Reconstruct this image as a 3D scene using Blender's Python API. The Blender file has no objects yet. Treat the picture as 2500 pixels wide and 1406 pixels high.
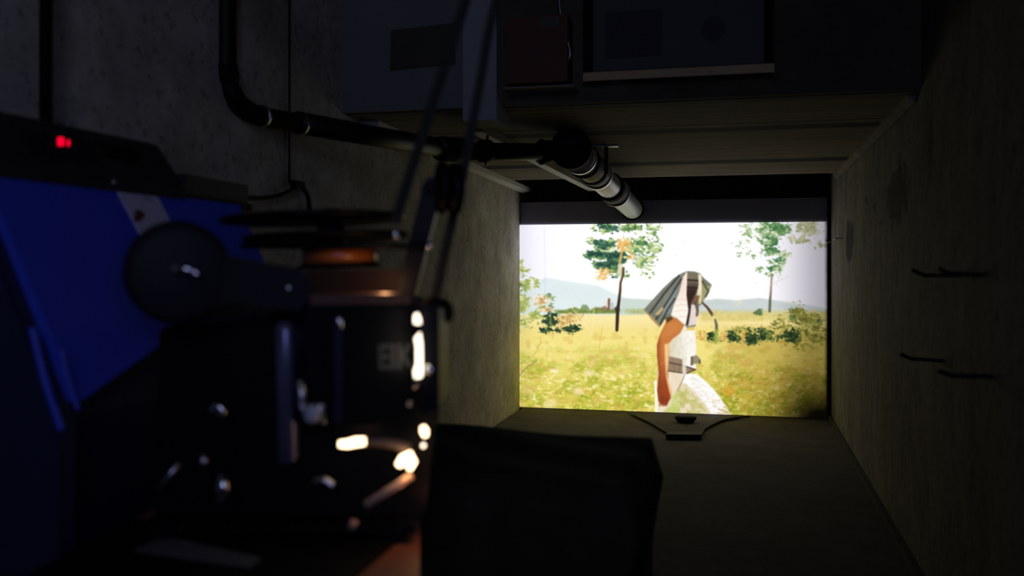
import bpy, bmesh, math, random
import numpy as np
from mathutils import Vector, Matrix

random.seed(7)
C = bpy.context.scene.collection
scene = bpy.context.scene

# ------------------------------------------------------------------ camera
FPX, CX, HY = 2340.0, 1250.0, 656.0        # focal length, centre and horizon row of the 2500x1406 frame
YAW = math.radians(13.7)
EYE = Vector((0, 0, 1.0))
FWD = Vector((-math.sin(YAW), math.cos(YAW), 0))
RGT = Vector((math.cos(YAW), math.sin(YAW), 0))
UP = Vector((0, 0, 1))
cam = bpy.data.cameras.new('camera')
cam.sensor_width = 36
cam.lens = 36 * FPX / 2500
cam.shift_y = -(703 - HY) / 2500
cam.clip_start = 0.02
cam.dof.use_dof = True
cam.dof.focus_distance = 6.3
cam.dof.aperture_fstop = 3.0
cam.dof.aperture_blades = 0
camo = bpy.data.objects.new('camera', cam)
camo.location = EYE
camo.rotation_euler = (math.pi / 2, 0, YAW)
C.objects.link(camo)
scene.camera = camo

# ------------------------------------------------------------------ light and exposure
scene.view_settings.view_transform = 'Standard'
scene.view_settings.look = 'None'
scene.view_settings.gamma = 1
scene.view_settings.use_curve_mapping = False
scene.view_settings.exposure = 0.0
scene.cycles.max_bounces = 6
w = bpy.data.worlds.new('world')
scene.world = w
w.use_nodes = True
w.node_tree.nodes['Background'].inputs[0].default_value = (0.10, 0.13, 0.30, 1)
w.node_tree.nodes['Background'].inputs[1].default_value = 0.012


def area(name, loc, target, sx, sy, power, col, spread=180):
    l = bpy.data.lights.new(name, 'AREA')
    l.shape = 'RECTANGLE'
    l.size, l.size_y, l.energy, l.color = sx, sy, power, col
    l.spread = math.radians(spread)
    o = bpy.data.objects.new(name, l)
    o.location = loc
    o.rotation_euler = (Vector(target) - Vector(loc)).to_track_quat('-Z', 'Y').to_euler()
    C.objects.link(o)
    return o


# unseen cold fill lamp added behind the camera to lift the left wall
area('doorway_daylight', (0.30, -1.7, 2.0), (-1.35, 3.9, 1.75), 0.5, 0.9, 1.25, (0.60, 0.68, 1.0), 62)
# unseen blue fill lamp added behind the camera to brighten the blue machine
area('monitor_glow', (0.22, -0.30, 1.12), (-0.95, 1.2, 0.9), 0.32, 0.2, 2.2, (0.34, 0.42, 1.0))


def point(name, loc, power, col, size=0.004):
    l = bpy.data.lights.new(name, 'POINT')
    l.energy, l.color, l.shadow_soft_size = power, col, size
    o = bpy.data.objects.new(name, l)
    o.location = loc
    C.objects.link(o)
    return o


# ------------------------------------------------------------------ geometry of the view
def ray(px, py):
    return FWD + RGT * ((px - CX) / FPX) + UP * ((HY - py) / FPX)


def P(px, py, d):
    return EYE + ray(px, py) * d


def onY(px, py, Y):
    r = ray(px, py)
    return EYE + r * ((Y - EYE.y) / r.y)


def onZ(px, py, Z):
    r = ray(px, py)
    return EYE + r * ((Z - EYE.z) / r.z)


# ------------------------------------------------------------------ helpers
def tag(o, label, cat, group=None):
    o['label'] = label
    o['category'] = cat
    if group:
        o['group'] = group
    return o


def thing(name, label, cat, loc=(0, 0, 0), group=None):
    o = bpy.data.objects.new(name, None)
    o.empty_display_size = 0.05
    o.location = loc
    C.objects.link(o)
    return tag(o, label, cat, group)


def obj(name, bm, mat, parent=None, smooth=False, label=None):
    me = bpy.data.meshes.new(name)
    bmesh.ops.recalc_face_normals(bm, faces=bm.faces[:])
    bm.to_mesh(me)
    bm.free()
    o = bpy.data.objects.new(name, me)
    C.objects.link(o)
    if mat:
        me.materials.append(mat)
    if smooth:
        for p in me.polygons:
            p.use_smooth = True
    if parent:
        o.parent = parent
        par, off = parent, Vector(parent.location)
        while par.parent:
            par = par.parent
            off += Vector(par.location)
        if smooth == 'keep':
            pass
        me.transform(Matrix.Translation(-off))
    if label:
        o['label'] = label
    return o


def struct(name, bm, mat):
    o = obj(name, bm, mat)
    o['kind'] = 'structure'
    return o


def hexa(bm, pts):
    """box from eight corners: four of one end, four of the other"""
    v = [bm.verts.new(p) for p in pts]
    for f in ((0, 1, 2, 3), (7, 6, 5, 4), (0, 4, 5, 1), (1, 5, 6, 2), (2, 6, 7, 3), (3, 7, 4, 0)):
        bm.faces.new([v[i] for i in f])
    return v


def box(bm, lo, hi):
    x0, y0, z0 = lo
    x1, y1, z1 = hi
    return hexa(bm, [(x0, y0, z0), (x1, y0, z0), (x1, y1, z0), (x0, y1, z0),
                     (x0, y0, z1), (x1, y0, z1), (x1, y1, z1), (x0, y1, z1)])


def bevel(bm, w, seg=2):
    es = [e for e in bm.edges if len(e.link_faces) == 2 and e.calc_face_angle(0) > 0.5]
    bmesh.ops.bevel(bm, geom=es, offset=w, segments=seg, affect='EDGES', profile=0.5, clamp_overlap=True)
    return bm


def frame(axis):
    a = Vector(axis).normalized()
    h = Vector((0, 0, 1)) if abs(a.z) < 0.9 else Vector((1, 0, 0))
    u = a.cross(h).normalized()
    return a, u, a.cross(u).normalized()


def lathe(bm, p0, axis, prof, n=40):
    """solid of revolution: prof is [(distance along axis, radius), ...]"""
    a, u, v = frame(axis)
    p0 = Vector(p0)
    rings = []
    for t, r in prof:
        if r < 1e-6:
            rings.append([bm.verts.new(p0 + a * t)])
        else:
            rings.append([bm.verts.new(p0 + a * t + (u * math.cos(k) + v * math.sin(k)) * r)
                          for k in [2 * math.pi * i / n for i in range(n)]])
    for A, B in zip(rings, rings[1:]):
        for i in range(n):
            j = (i + 1) % n
            q = ([A[0]] if len(A) == 1 else [A[i], A[j]]) + ([B[0]] if len(B) == 1 else [B[j], B[i]])
            if len(q) > 2:
                bm.faces.new(q)
    for R in (rings[0], rings[-1]):
        if len(R) > 2:
            bm.faces.new(R)
    return bm


def rod(bm, p0, p1, r, n=24, b=None):
    p0, p1 = Vector(p0), Vector(p1)
    L = (p1 - p0).length
    b = min(r * 0.3, L * 0.2) if b is None else b
    return lathe(bm, p0, p1 - p0, [(0, r - b), (b, r), (L - b, r), (L, r - b)], n)


def tube(bm, pts, r, n=16):
    pts = [Vector(p) for p in pts]
    rings = []
    pu = None
    for i, p in enumerate(pts):
        t = (pts[min(i + 1, len(pts) - 1)] - pts[max(i - 1, 0)]).normalized()
        if pu is None:
            _, u, _ = frame(t)
        else:
            u = (pu - t * pu.dot(t)).normalized()
        pu = u
        v = t.cross(u)
        rr = r[i] if isinstance(r, (list, tuple)) else r
        rings.append([bm.verts.new(p + (u * math.cos(k) + v * math.sin(k)) * rr)
                      for k in [2 * math.pi * j / n for j in range(n)]])
    for A, B in zip(rings, rings[1:]):
        for i in range(n):
            j = (i + 1) % n
            bm.faces.new((A[i], A[j], B[j], B[i]))
    bm.faces.new(rings[0])
    bm.faces.new(rings[-1])
    return bm


def spline(pts, n=8):
    pts = [Vector(p) for p in pts]
    out = []
    for i in range(len(pts) - 1):
        a, b, c, d = pts[max(i - 1, 0)], pts[i], pts[i + 1], pts[min(i + 2, len(pts) - 1)]
        for k in range(n):
            t = k / n
            out.append(0.5 * ((2 * b) + (c - a) * t + (2 * a - 5 * b + 4 * c - d) * t * t + (3 * b - a - 3 * c + d) * t ** 3))
    out.append(pts[-1])
    return out


def prism(bm, poly, d, thick, side=0.0):
    """outline at distance d, extruded straight away from the viewer by thick (and sideways by side)"""
    off = FWD * thick + RGT * side
    A = [bm.verts.new(P(x, y, d)) for x, y in poly]
    B = [bm.verts.new(v.co + off) for v in A]
    n = len(poly)
    bm.faces.new(A)
    bm.faces.new(B[::-1])
    for i in range(n):
        j = (i + 1) % n
        bm.faces.new((A[j], A[i], B[i], B[j]))
    return bm


def round_poly(poly, r, n=4):
    out = []
    m = len(poly)
    for i in range(m):
        a, b, c = (Vector(poly[i - 1]), Vector(poly[i]), Vector(poly[(i + 1) % m]))
        da, dc = (a - b), (c - b)
        ra = min(r, da.length * 0.45, dc.length * 0.45)
        p, q = b + da.normalized() * ra, b + dc.normalized() * ra
        for k in range(n + 1):
            t = k / n
            s = p * (1 - t) ** 2 + b * 2 * t * (1 - t) + q * t * t
            out.append((s.x, s.y))
    return out


# ------------------------------------------------------------------ materials
def mat(name, col, rough=0.5, metal=0.0, emit=None, strength=0.0, spec=0.5, noise=None):
    m = bpy.data.materials.new(name)
    m.use_nodes = True
    nt = m.node_tree
    b = nt.nodes['Principled BSDF']
    b.inputs['Base Color'].default_value = (*col, 1)
    b.inputs['Roughness'].default_value = rough
    b.inputs['Metallic'].default_value = metal
    b.inputs['Specular IOR Level'].default_value = spec
    if emit:
        b.inputs['Emission Color'].default_value = (*emit, 1)
        b.inputs['Emission Strength'].default_value = strength
    if noise:
        sc, amt, bump = noise
        tc = nt.nodes.new('ShaderNodeTexCoord')
        n = nt.nodes.new('ShaderNodeTexNoise')
        n.inputs['Scale'].default_value = sc
        n.inputs['Detail'].default_value = 6
        nt.links.new(tc.outputs['Object'], n.inputs['Vector'])
        mx = nt.nodes.new('ShaderNodeMix')
        mx.data_type = 'RGBA'
        mx.inputs['A'].default_value = (*[c * (1 - amt) for c in col], 1)
        mx.inputs['B'].default_value = (*[min(1, c * (1 + amt)) for c in col], 1)
        nt.links.new(n.outputs['Fac'], mx.inputs['Factor'])
        nt.links.new(mx.outputs['Result'], b.inputs['Base Color'])
        if bump:
            bp = nt.nodes.new('ShaderNodeBump')
            bp.inputs['Strength'].default_value = bump
            bp.inputs['Distance'].default_value = 0.002
            nt.links.new(n.outputs['Fac'], bp.inputs['Height'])
            nt.links.new(bp.outputs['Normal'], b.inputs['Normal'])
    return m


def concrete(name, base, stretch=(1, 1, 1), boards=None, ovals=(), pit=0.6, streak=0.5):
    """weathered concrete: cloudy tone, streaks, small dark pits, optional board marks and dark spalled hollows"""
    m = bpy.data.materials.new(name)
    m.use_nodes = True
    nt = m.node_tree
    N, L = nt.nodes, nt.links
    b = N['Principled BSDF']
    b.inputs['Roughness'].default_value = 0.9
    b.inputs['Specular IOR Level'].default_value = 0.15
    geo = N.new('ShaderNodeNewGeometry')
    mp = N.new('ShaderNodeMapping')
    mp.inputs['Scale'].default_value = stretch
    L.new(geo.outputs['Position'], mp.inputs['Vector'])

    def noise(scale, detail, vec, rough=0.6):
        n = N.new('ShaderNodeTexNoise')
        n.inputs['Scale'].default_value = scale
        n.inputs['Detail'].default_value = detail
        n.inputs['Roughness'].default_value = rough
        L.new(vec, n.inputs['Vector'])
        return n.outputs['Fac']

    def rng(src, a, bb, c=0.0, d=1.0):
        r = N.new('ShaderNodeMapRange')
        for k, v in zip(('From Min', 'From Max', 'To Min', 'To Max'), (a, bb, c, d)):
            r.inputs[k].default_value = v
        L.new(src, r.inputs['Value'])
        return r.outputs['Result']

    def mul(a, bb):
        x = N.new('ShaderNodeMath')
        x.operation = 'MULTIPLY'
        for i, s in enumerate((a, bb)):
            if isinstance(s, (int, float)):
                x.inputs[i].default_value = s
            else:
                L.new(s, x.inputs[i])
        return x.outputs[0]

    cloud = rng(noise(1.7, 5, geo.outputs['Position']), 0.3, 0.7, 0.80, 1.16)
    strk = rng(noise(6, 7, mp.outputs['Vector'], 0.7), 0.3, 0.7, 1 - 0.6 * streak, 1 + 0.45 * streak)
    fine = noise(38, 4, mp.outputs['Vector'], 0.75)
    pits = rng(fine, 0.36, 0.44, 1 - pit, 1)
    blot = rng(noise(4.6, 6, mp.outputs['Vector'], 0.7), 0.38, 0.66, 1.10, 0.72)
    val = mul(mul(mul(cloud, strk), pits), blot)
    bump_src = val
    if boards:
        sep = N.new('ShaderNodeSeparateXYZ')
        L.new(geo.outputs['Position'], sep.inputs[0])
        wob = rng(noise(2.0, 4, geo.outputs['Position']), 0, 1, -0.03, 0.03)
        ad = N.new('ShaderNodeMath')
        L.new(sep.outputs['Y'], ad.inputs[0])
        L.new(wob, ad.inputs[1])
        for yb, wd, dark in boards:
            cmpn = N.new('ShaderNodeMath')
            cmpn.operation = 'SUBTRACT'
            L.new(ad.outputs[0], cmpn.inputs[0])
            cmpn.inputs[1].default_value = yb
            ab = N.new('ShaderNodeMath')
            ab.operation = 'ABSOLUTE'
            L.new(cmpn.outputs[0], ab.inputs[0])
            val = mul(val, rng(ab.outputs[0], wd * 0.6, wd * 1.3, dark, 1))
    for (cy, cz, ry, rz, dark) in ovals:
        mp2 = N.new('ShaderNodeMapping')
        mp2.vector_type = 'TEXTURE'
        mp2.inputs['Location'].default_value = (0, cy, cz)
        mp2.inputs['Scale'].default_value = (1e3, ry, rz)
        L.new(geo.outputs['Position'], mp2.inputs['Vector'])
        ln = N.new('ShaderNodeVectorMath')
        ln.operation = 'LENGTH'
        L.new(mp2.outputs['Vector'], ln.inputs[0])
        ad = N.new('ShaderNodeMath')
        L.new(ln.outputs['Value'], ad.inputs[0])
        L.new(rng(noise(9, 4, geo.outputs['Position']), 0.3, 0.7, -0.35, 0.35), ad.inputs[1])
        val = mul(val, rng(ad.outputs[0], 0.75, 1.05, dark, 1))
    mx = N.new('ShaderNodeMix')
    mx.data_type = 'RGBA'
    mx.blend_type = 'MULTIPLY'
    mx.inputs['Factor'].default_value = 1
    tint = N.new('ShaderNodeMix')
    tint.data_type = 'RGBA'
    L.new(rng(noise(2.6, 3, geo.outputs['Position']), 0.35, 0.65), tint.inputs['Factor'])
    tint.inputs['A'].default_value = (*base, 1)
    tint.inputs['B'].default_value = (base[0] * 1.02, base[1] * 0.95, base[2] * 0.84, 1)
    L.new(tint.outputs['Result'], mx.inputs['A'])
    cmb = N.new('ShaderNodeCombineColor')
    for i in range(3):
        L.new(val, cmb.inputs[i])
    L.new(cmb.outputs[0], mx.inputs['B'])
    L.new(mx.outputs['Result'], b.inputs['Base Color'])
    bp = N.new('ShaderNodeBump')
    bp.inputs['Strength'].default_value = 0.5
    bp.inputs['Distance'].default_value = 0.006
    L.new(bump_src, bp.inputs['Height'])
    L.new(bp.outputs['Normal'], b.inputs['Normal'])
    return m


def wood(name, c0, c1, scale=6, stretch=(1, 12, 12)):
    m = bpy.data.materials.new(name)
    m.use_nodes = True
    nt = m.node_tree
    b = nt.nodes['Principled BSDF']
    tc = nt.nodes.new('ShaderNodeNewGeometry')
    mp = nt.nodes.new('ShaderNodeMapping')
    mp.inputs['Scale'].default_value = stretch
    n = nt.nodes.new('ShaderNodeTexNoise')
    n.inputs['Scale'].default_value = scale
    n.inputs['Detail'].default_value = 8
    mx = nt.nodes.new('ShaderNodeMix')
    mx.data_type = 'RGBA'
    mx.inputs['A'].default_value = (*c0, 1)
    mx.inputs['B'].default_value = (*c1, 1)
    nt.links.new(tc.outputs['Position'], mp.inputs['Vector'])
    nt.links.new(mp.outputs['Vector'], n.inputs['Vector'])
    nt.links.new(n.outputs['Fac'], mx.inputs['Factor'])
    nt.links.new(mx.outputs['Result'], b.inputs['Base Color'])
    b.inputs['Roughness'].default_value = 0.55
    return m


M = {}
M['black'] = mat('black_enamel', (0.004, 0.004, 0.005), 0.45, spec=0.10, noise=(60, 0.3, 0.1))
M['black_matt'] = mat('matt_black', (0.005, 0.005, 0.005), 0.75, spec=0.1, noise=(40, 0.3, 0.1))
M['grey_dark'] = mat('dark_grey_plastic', (0.012, 0.012, 0.014), 0.55, spec=0.15, noise=(80, 0.2, 0.1))
M['navy'] = mat('navy_enamel', (0.010, 0.011, 0.035), 0.35, noise=(30, 0.2, 0))
M['chrome'] = mat('chrome', (0.75, 0.75, 0.78), 0.18, 1.0, noise=(90, 0.1, 0))
M['steel'] = mat('brushed_steel', (0.55, 0.55, 0.57), 0.35, 1.0, noise=(50, 0.2, 0))
M['post'] = mat('satin_post', (0.20, 0.19, 0.30), 0.35, 0.6, noise=(50, 0.2, 0))
M['letters'] = mat('grey_lettering', (0.022, 0.023, 0.025), 0.5, noise=(90, 0.1, 0))
M['glow'] = mat('lamp_glow', (1, 0.9, 0.8), 0.4, emit=(1.0, 0.72, 0.42), strength=5.0)
M['glow_white'] = mat('lamp_window_glow', (1, 0.95, 0.9), 0.4, emit=(1.0, 0.84, 0.62), strength=3.2)
M['amber'] = mat('amber_film', (0.30, 0.085, 0.015), 0.35, noise=(120, 0.3, 0.2))
M['film'] = mat('developed_film', (0.010, 0.010, 0.006), 0.6, spec=0.15, noise=(40, 0.3, 0))
M['blue'] = mat('blue_painted_steel', (0.035, 0.065, 0.60), 0.55, noise=(3, 0.12, 0.0))
M['black_pipe'] = mat('black_cast_iron', (0.004, 0.004, 0.004), 0.55, spec=0.25, noise=(40, 0.3, 0.1))
M['grey_pipe'] = mat('grey_painted_pipe', (0.27, 0.255, 0.245), 0.35, 0.35, noise=(22, 0.25, 0.15))
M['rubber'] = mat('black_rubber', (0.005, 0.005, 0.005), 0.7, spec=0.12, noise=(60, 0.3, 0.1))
M['led'] = mat('red_led', (0.3, 0.0, 0.0), 0.4, emit=(1.0, 0.0, 0.03), strength=1.5)
M['paper'] = mat('grey_paper', (0.10, 0.10, 0.10), 0.8, noise=(10, 0.05, 0))
M['sticker'] = mat('white_sticker', (0.62, 0.55, 0.68), 0.5, noise=(8, 0.06, 0))
M['rust'] = mat('rust_red_print', (0.16, 0.03, 0.012), 0.6, noise=(60, 0.4, 0))
M['cloth'] = mat('black_cloth', (0.030, 0.025, 0.017), 0.9, spec=0.1, noise=(25, 0.4, 0.3))
M['white_board'] = mat('white_screen_board', (0.30, 0.30, 0.40), 0.8, noise=(9, 0.06, 0.05))
M['cream'] = mat('cream_painted_wood', (0.42, 0.40, 0.34), 0.6, noise=(14, 0.15, 0.1))
M['brown_box'] = mat('red_brown_board', (0.085, 0.025, 0.016), 0.7, noise=(12, 0.3, 0.1))
M['olive'] = mat('olive_paper', (0.05, 0.048, 0.03), 0.8, noise=(12, 0.2, 0))
M['dark_print'] = mat('dark_print', (0.02, 0.02, 0.03), 0.7, noise=(12, 0.2, 0))
M['board_face'] = mat('dim_board', (0.06, 0.058, 0.054), 0.7, noise=(6, 0.15, 0))
M['plaster'] = mat('pale_plaster', (0.26, 0.26, 0.29), 0.85, noise=(9, 0.15, 0.2))
M['wood'] = wood('honey_wood', (0.30, 0.19, 0.085), (0.52, 0.35, 0.18))
M['table_wood'] = wood('brown_tabletop', (0.17, 0.062, 0.035), (0.26, 0.10, 0.055), 4, (12, 1.5, 12))
M['iron'] = mat('rusty_iron', (0.014, 0.012, 0.010), 0.8, noise=(60, 0.4, 0.3))
M['cable'] = mat('black_cable', (0.004, 0.004, 0.004), 0.8, spec=0.1, noise=(30, 0.2, 0))

# ------------------------------------------------------------------ the setting
D = 6.5                  # the screen stands here
ZC, YL = 1.56, 3.22      # soffit of the niche and the front of the lintel above it
XR = 0.535               # right wall


def XL(y):
    return -1.42 - 0.035 * (y - 3.35)


boards = [(onZ(1640, 398, ZC).y, 0.095, 0.05), (onZ(1700, 318, ZC).y, 0.065, 0.05), (onZ(1700, 305, ZC).y, 0.018, 0.25),
          (onZ(1700, 252, ZC).y, 0.014, 0.45), (onZ(1640, 425, ZC).y, 0.02, 0.75)]
wall_base = (0.50, 0.475, 0.41)
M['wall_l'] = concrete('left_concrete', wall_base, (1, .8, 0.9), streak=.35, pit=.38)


def on_right(px, py):
    r = ray(px, py)
    return EYE + r * (XR / r.x)


ov = []
for (cx_, cy_, wx, wy, dk) in ((2190, 470, 28, 88, 0.16), (2074, 588, 10, 52, 0.15), (2135, 505, 5, 12, 0.4),
                               (2150, 545, 4, 9, 0.45), (2114, 487, 4, 9, 0.4), (2272, 360, 7, 80, 0.4), (2390, 345, 9, 40, 0.6)):
    c = on_right(cx_, cy_)
    e = on_right(cx_ + wx, cy_)
    t = on_right(cx_, cy_ - wy)
    ov.append((c.y, c.z, abs(e.y - c.y), abs(t.z - c.z), dk))
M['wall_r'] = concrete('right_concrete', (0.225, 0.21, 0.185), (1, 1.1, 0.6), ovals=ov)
M['ceil'] = concrete('soffit_concrete', (0.25, 0.22, 0.175), (0.5, 6, 1), boards=boards, streak=0.6, pit=0.35)
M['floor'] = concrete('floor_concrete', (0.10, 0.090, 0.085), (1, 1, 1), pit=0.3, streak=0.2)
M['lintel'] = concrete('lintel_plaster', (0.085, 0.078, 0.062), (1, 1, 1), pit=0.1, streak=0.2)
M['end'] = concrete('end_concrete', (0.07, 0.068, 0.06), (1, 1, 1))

Y0, Y1 = -2.2, 6.72
bm = bmesh.new()
hexa(bm, [(XL(Y0), Y0, 0), (XL(Y1), Y1, 0), (XL(Y1) - .15, Y1, 0), (XL(Y0) - .15, Y0, 0),
          (XL(Y0), Y0, 2.6), (XL(Y1), Y1, 2.6), (XL(Y1) - .15, Y1, 2.6), (XL(Y0) - .15, Y0, 2.6)])
struct('wall_left', bm, M['wall_l'])
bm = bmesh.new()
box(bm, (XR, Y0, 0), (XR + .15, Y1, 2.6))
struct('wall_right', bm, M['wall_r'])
bm = bmesh.new()
box(bm, (-2, Y1, 0), (XR + .15, Y1 + .15, 2.6))
struct('wall_back', bm, M['end'])
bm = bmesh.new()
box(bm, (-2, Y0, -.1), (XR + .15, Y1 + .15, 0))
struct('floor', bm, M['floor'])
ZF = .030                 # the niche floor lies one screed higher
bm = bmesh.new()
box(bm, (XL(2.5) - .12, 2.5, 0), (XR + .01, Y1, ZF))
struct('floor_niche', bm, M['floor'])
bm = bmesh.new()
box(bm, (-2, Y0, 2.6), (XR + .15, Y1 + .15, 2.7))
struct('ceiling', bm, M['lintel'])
bm = bmesh.new()
YC = onZ(1700, 430, ZC).y       # the soffit stops short of the screen: a dark slot follows
box(bm, (XL(3.3) - .08, YL + .04, ZC), (XR + .01, YC, ZC + .10))
bevel(bm, .03, 4)
o = struct('ceiling_niche', bm, M['ceil'])
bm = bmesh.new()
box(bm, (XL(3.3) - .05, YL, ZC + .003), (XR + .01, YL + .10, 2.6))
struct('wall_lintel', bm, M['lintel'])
# wooden cove along the left ceiling edge, batten beside the pipe, moulding along the right ceiling edge
bm = bmesh.new()
hexa(bm, [(XL(3.4) - .01, 3.4, ZC), (XL(3.4) + .03, 3.4, ZC - .028), (XL(3.4) + .07, 3.4, ZC - .022), (XL(3.4) + .075, 3.4, ZC + .002),
          (XL(6.6) - .01, 6.6, ZC), (XL(6.6) + .02, 6.6, ZC - .035), (XL(6.6) + .07, 6.6, ZC - .022), (XL(6.6) + .075, 6.6, ZC + .002)])
struct('trim_1', bm, M['cream'])
bm = bmesh.new()
box(bm, (-1.035, 3.55, ZC - .034), (-.985, 6.44, ZC + .001))
struct('trim_2', bm, M['cream'])
bm = bmesh.new()
hexa(bm, [(XR - .03, 3.3, ZC + .001), (XR - .028, 3.3, ZC - .010), (XR - .006, 3.3, ZC - .026), (XR + .002, 3.3, ZC + .001),
          (XR - .03, 6.0, ZC + .001), (XR - .028, 6.0, ZC - .010), (XR - .006, 6.0, ZC - .026), (XR + .002, 6.0, ZC + .001)])
struct('trim_3', bm, M['wall_r'])
bm = bmesh.new()
box(bm, (XL(3.2) - .05, YL - .012, ZC + .002), (onY(1140, 295, YL - .012).x, YL + .004, 2.6))  # lighter copy of the lintel's left part, its stronger light put into the colour
struct('wall_panel', bm, mat('plaster_panel', (.15, .15, .155), .85, noise=(9, .15, .2)))
# dark skirting along the foot of the right wall
bm = bmesh.new()
box(bm, (XR - .022, 2.52, .0), (XR + .002, 6.44, .06))
struct('baseboard_right', bm, M['end'])
# pale vertical post on the front of the lintel
bm = bmesh.new()
a, b_ = onY(1130, 295, YL - .07), onY(1212, 295, YL - .07)
box(bm, (a.x, YL - .07, a.z), (b_.x, YL + .12, 2.6))
bevel(bm, .006)
struct('trim_4', bm, M['plaster'])

# ------------------------------------------------------------------ the projected film picture


def sst(a, b, x):
    t = np.clip((x - a) / (b - a), 0, 1)
    return t * t * (3 - 2 * t)


def _h(ix, iy, s):
    n = (ix.astype(np.int64) * 374761393 + iy.astype(np.int64) * 668265263 + s * 1442695041) & 0x7fffffff
    n = ((n ^ (n >> 13)) * 1274126177) & 0x7fffffff
    return ((n ^ (n >> 16)) & 0xffff) / 65535.0


def vn(x, y, s=0):
    ix, iy = np.floor(x), np.floor(y)
    fx, fy = x - ix, y - iy
    fx, fy = fx * fx * (3 - 2 * fx), fy * fy * (3 - 2 * fy)
    a, b = _h(ix, iy, s), _h(ix + 1, iy, s)
    c, d = _h(ix, iy + 1, s), _h(ix + 1, iy + 1, s)
    return (a * (1 - fx) + b * fx) * (1 - fy) + (c * (1 - fx) + d * fx) * fy


def fbm(x, y, s=0, o=4):
    t, a, tot = 0, 1.0, 0
    for k in range(o):
        t = t + a * vn(x * 2 ** k, y * 2 ** k, s + k * 17)
        tot += a
        a *= 0.55
    return t / tot


def poly_mask(X, Y, poly, soft=2.0):
    """signed distance to an outline, softened like the film's own blur"""
    inside = np.zeros(X.shape, bool)
    dist = np.full(X.shape, 1e9)
    n = len(poly)
    for i in range(n):
        x0, y0 = poly[i]
        x1, y1 = poly[(i + 1) % n]
        if y0 != y1:
            c = ((y0 > Y) != (y1 > Y)) & (X < (x1 - x0) * (Y - y0) / (y1 - y0) + x0)
            inside ^= c
        dx, dy = x1 - x0, y1 - y0
        t = np.clip(((X - x0) * dx + (Y - y0) * dy) / (dx * dx + dy * dy + 1e-9), 0, 1)
        dist = np.minimum(dist, np.hypot(X - x0 - t * dx, Y - y0 - t * dy))
    sd = np.where(inside, -dist, dist)
    return sst(soft, -soft, sd)


def line_mask(X, Y, pts, wd, soft=1.5):
    dist = np.full(X.shape, 1e9)
    for i, ((x0, y0), (x1, y1)) in enumerate(zip(pts, pts[1:])):
        dx, dy = x1 - x0, y1 - y0
        t = np.clip(((X - x0) * dx + (Y - y0) * dy) / (dx * dx + dy * dy + 1e-9), 0, 1)
        w0 = wd[i] if isinstance(wd, (list, tuple)) else wd
        w1 = wd[i + 1] if isinstance(wd, (list, tuple)) else wd
        dist = np.minimum(dist, np.hypot(X - x0 - t * dx, Y - y0 - t * dy) - (w0 + (w1 - w0) * t) / 2)
    return sst(soft, -soft, dist)


def rgb(*c):
    return np.array(c) / 255.0


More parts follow.
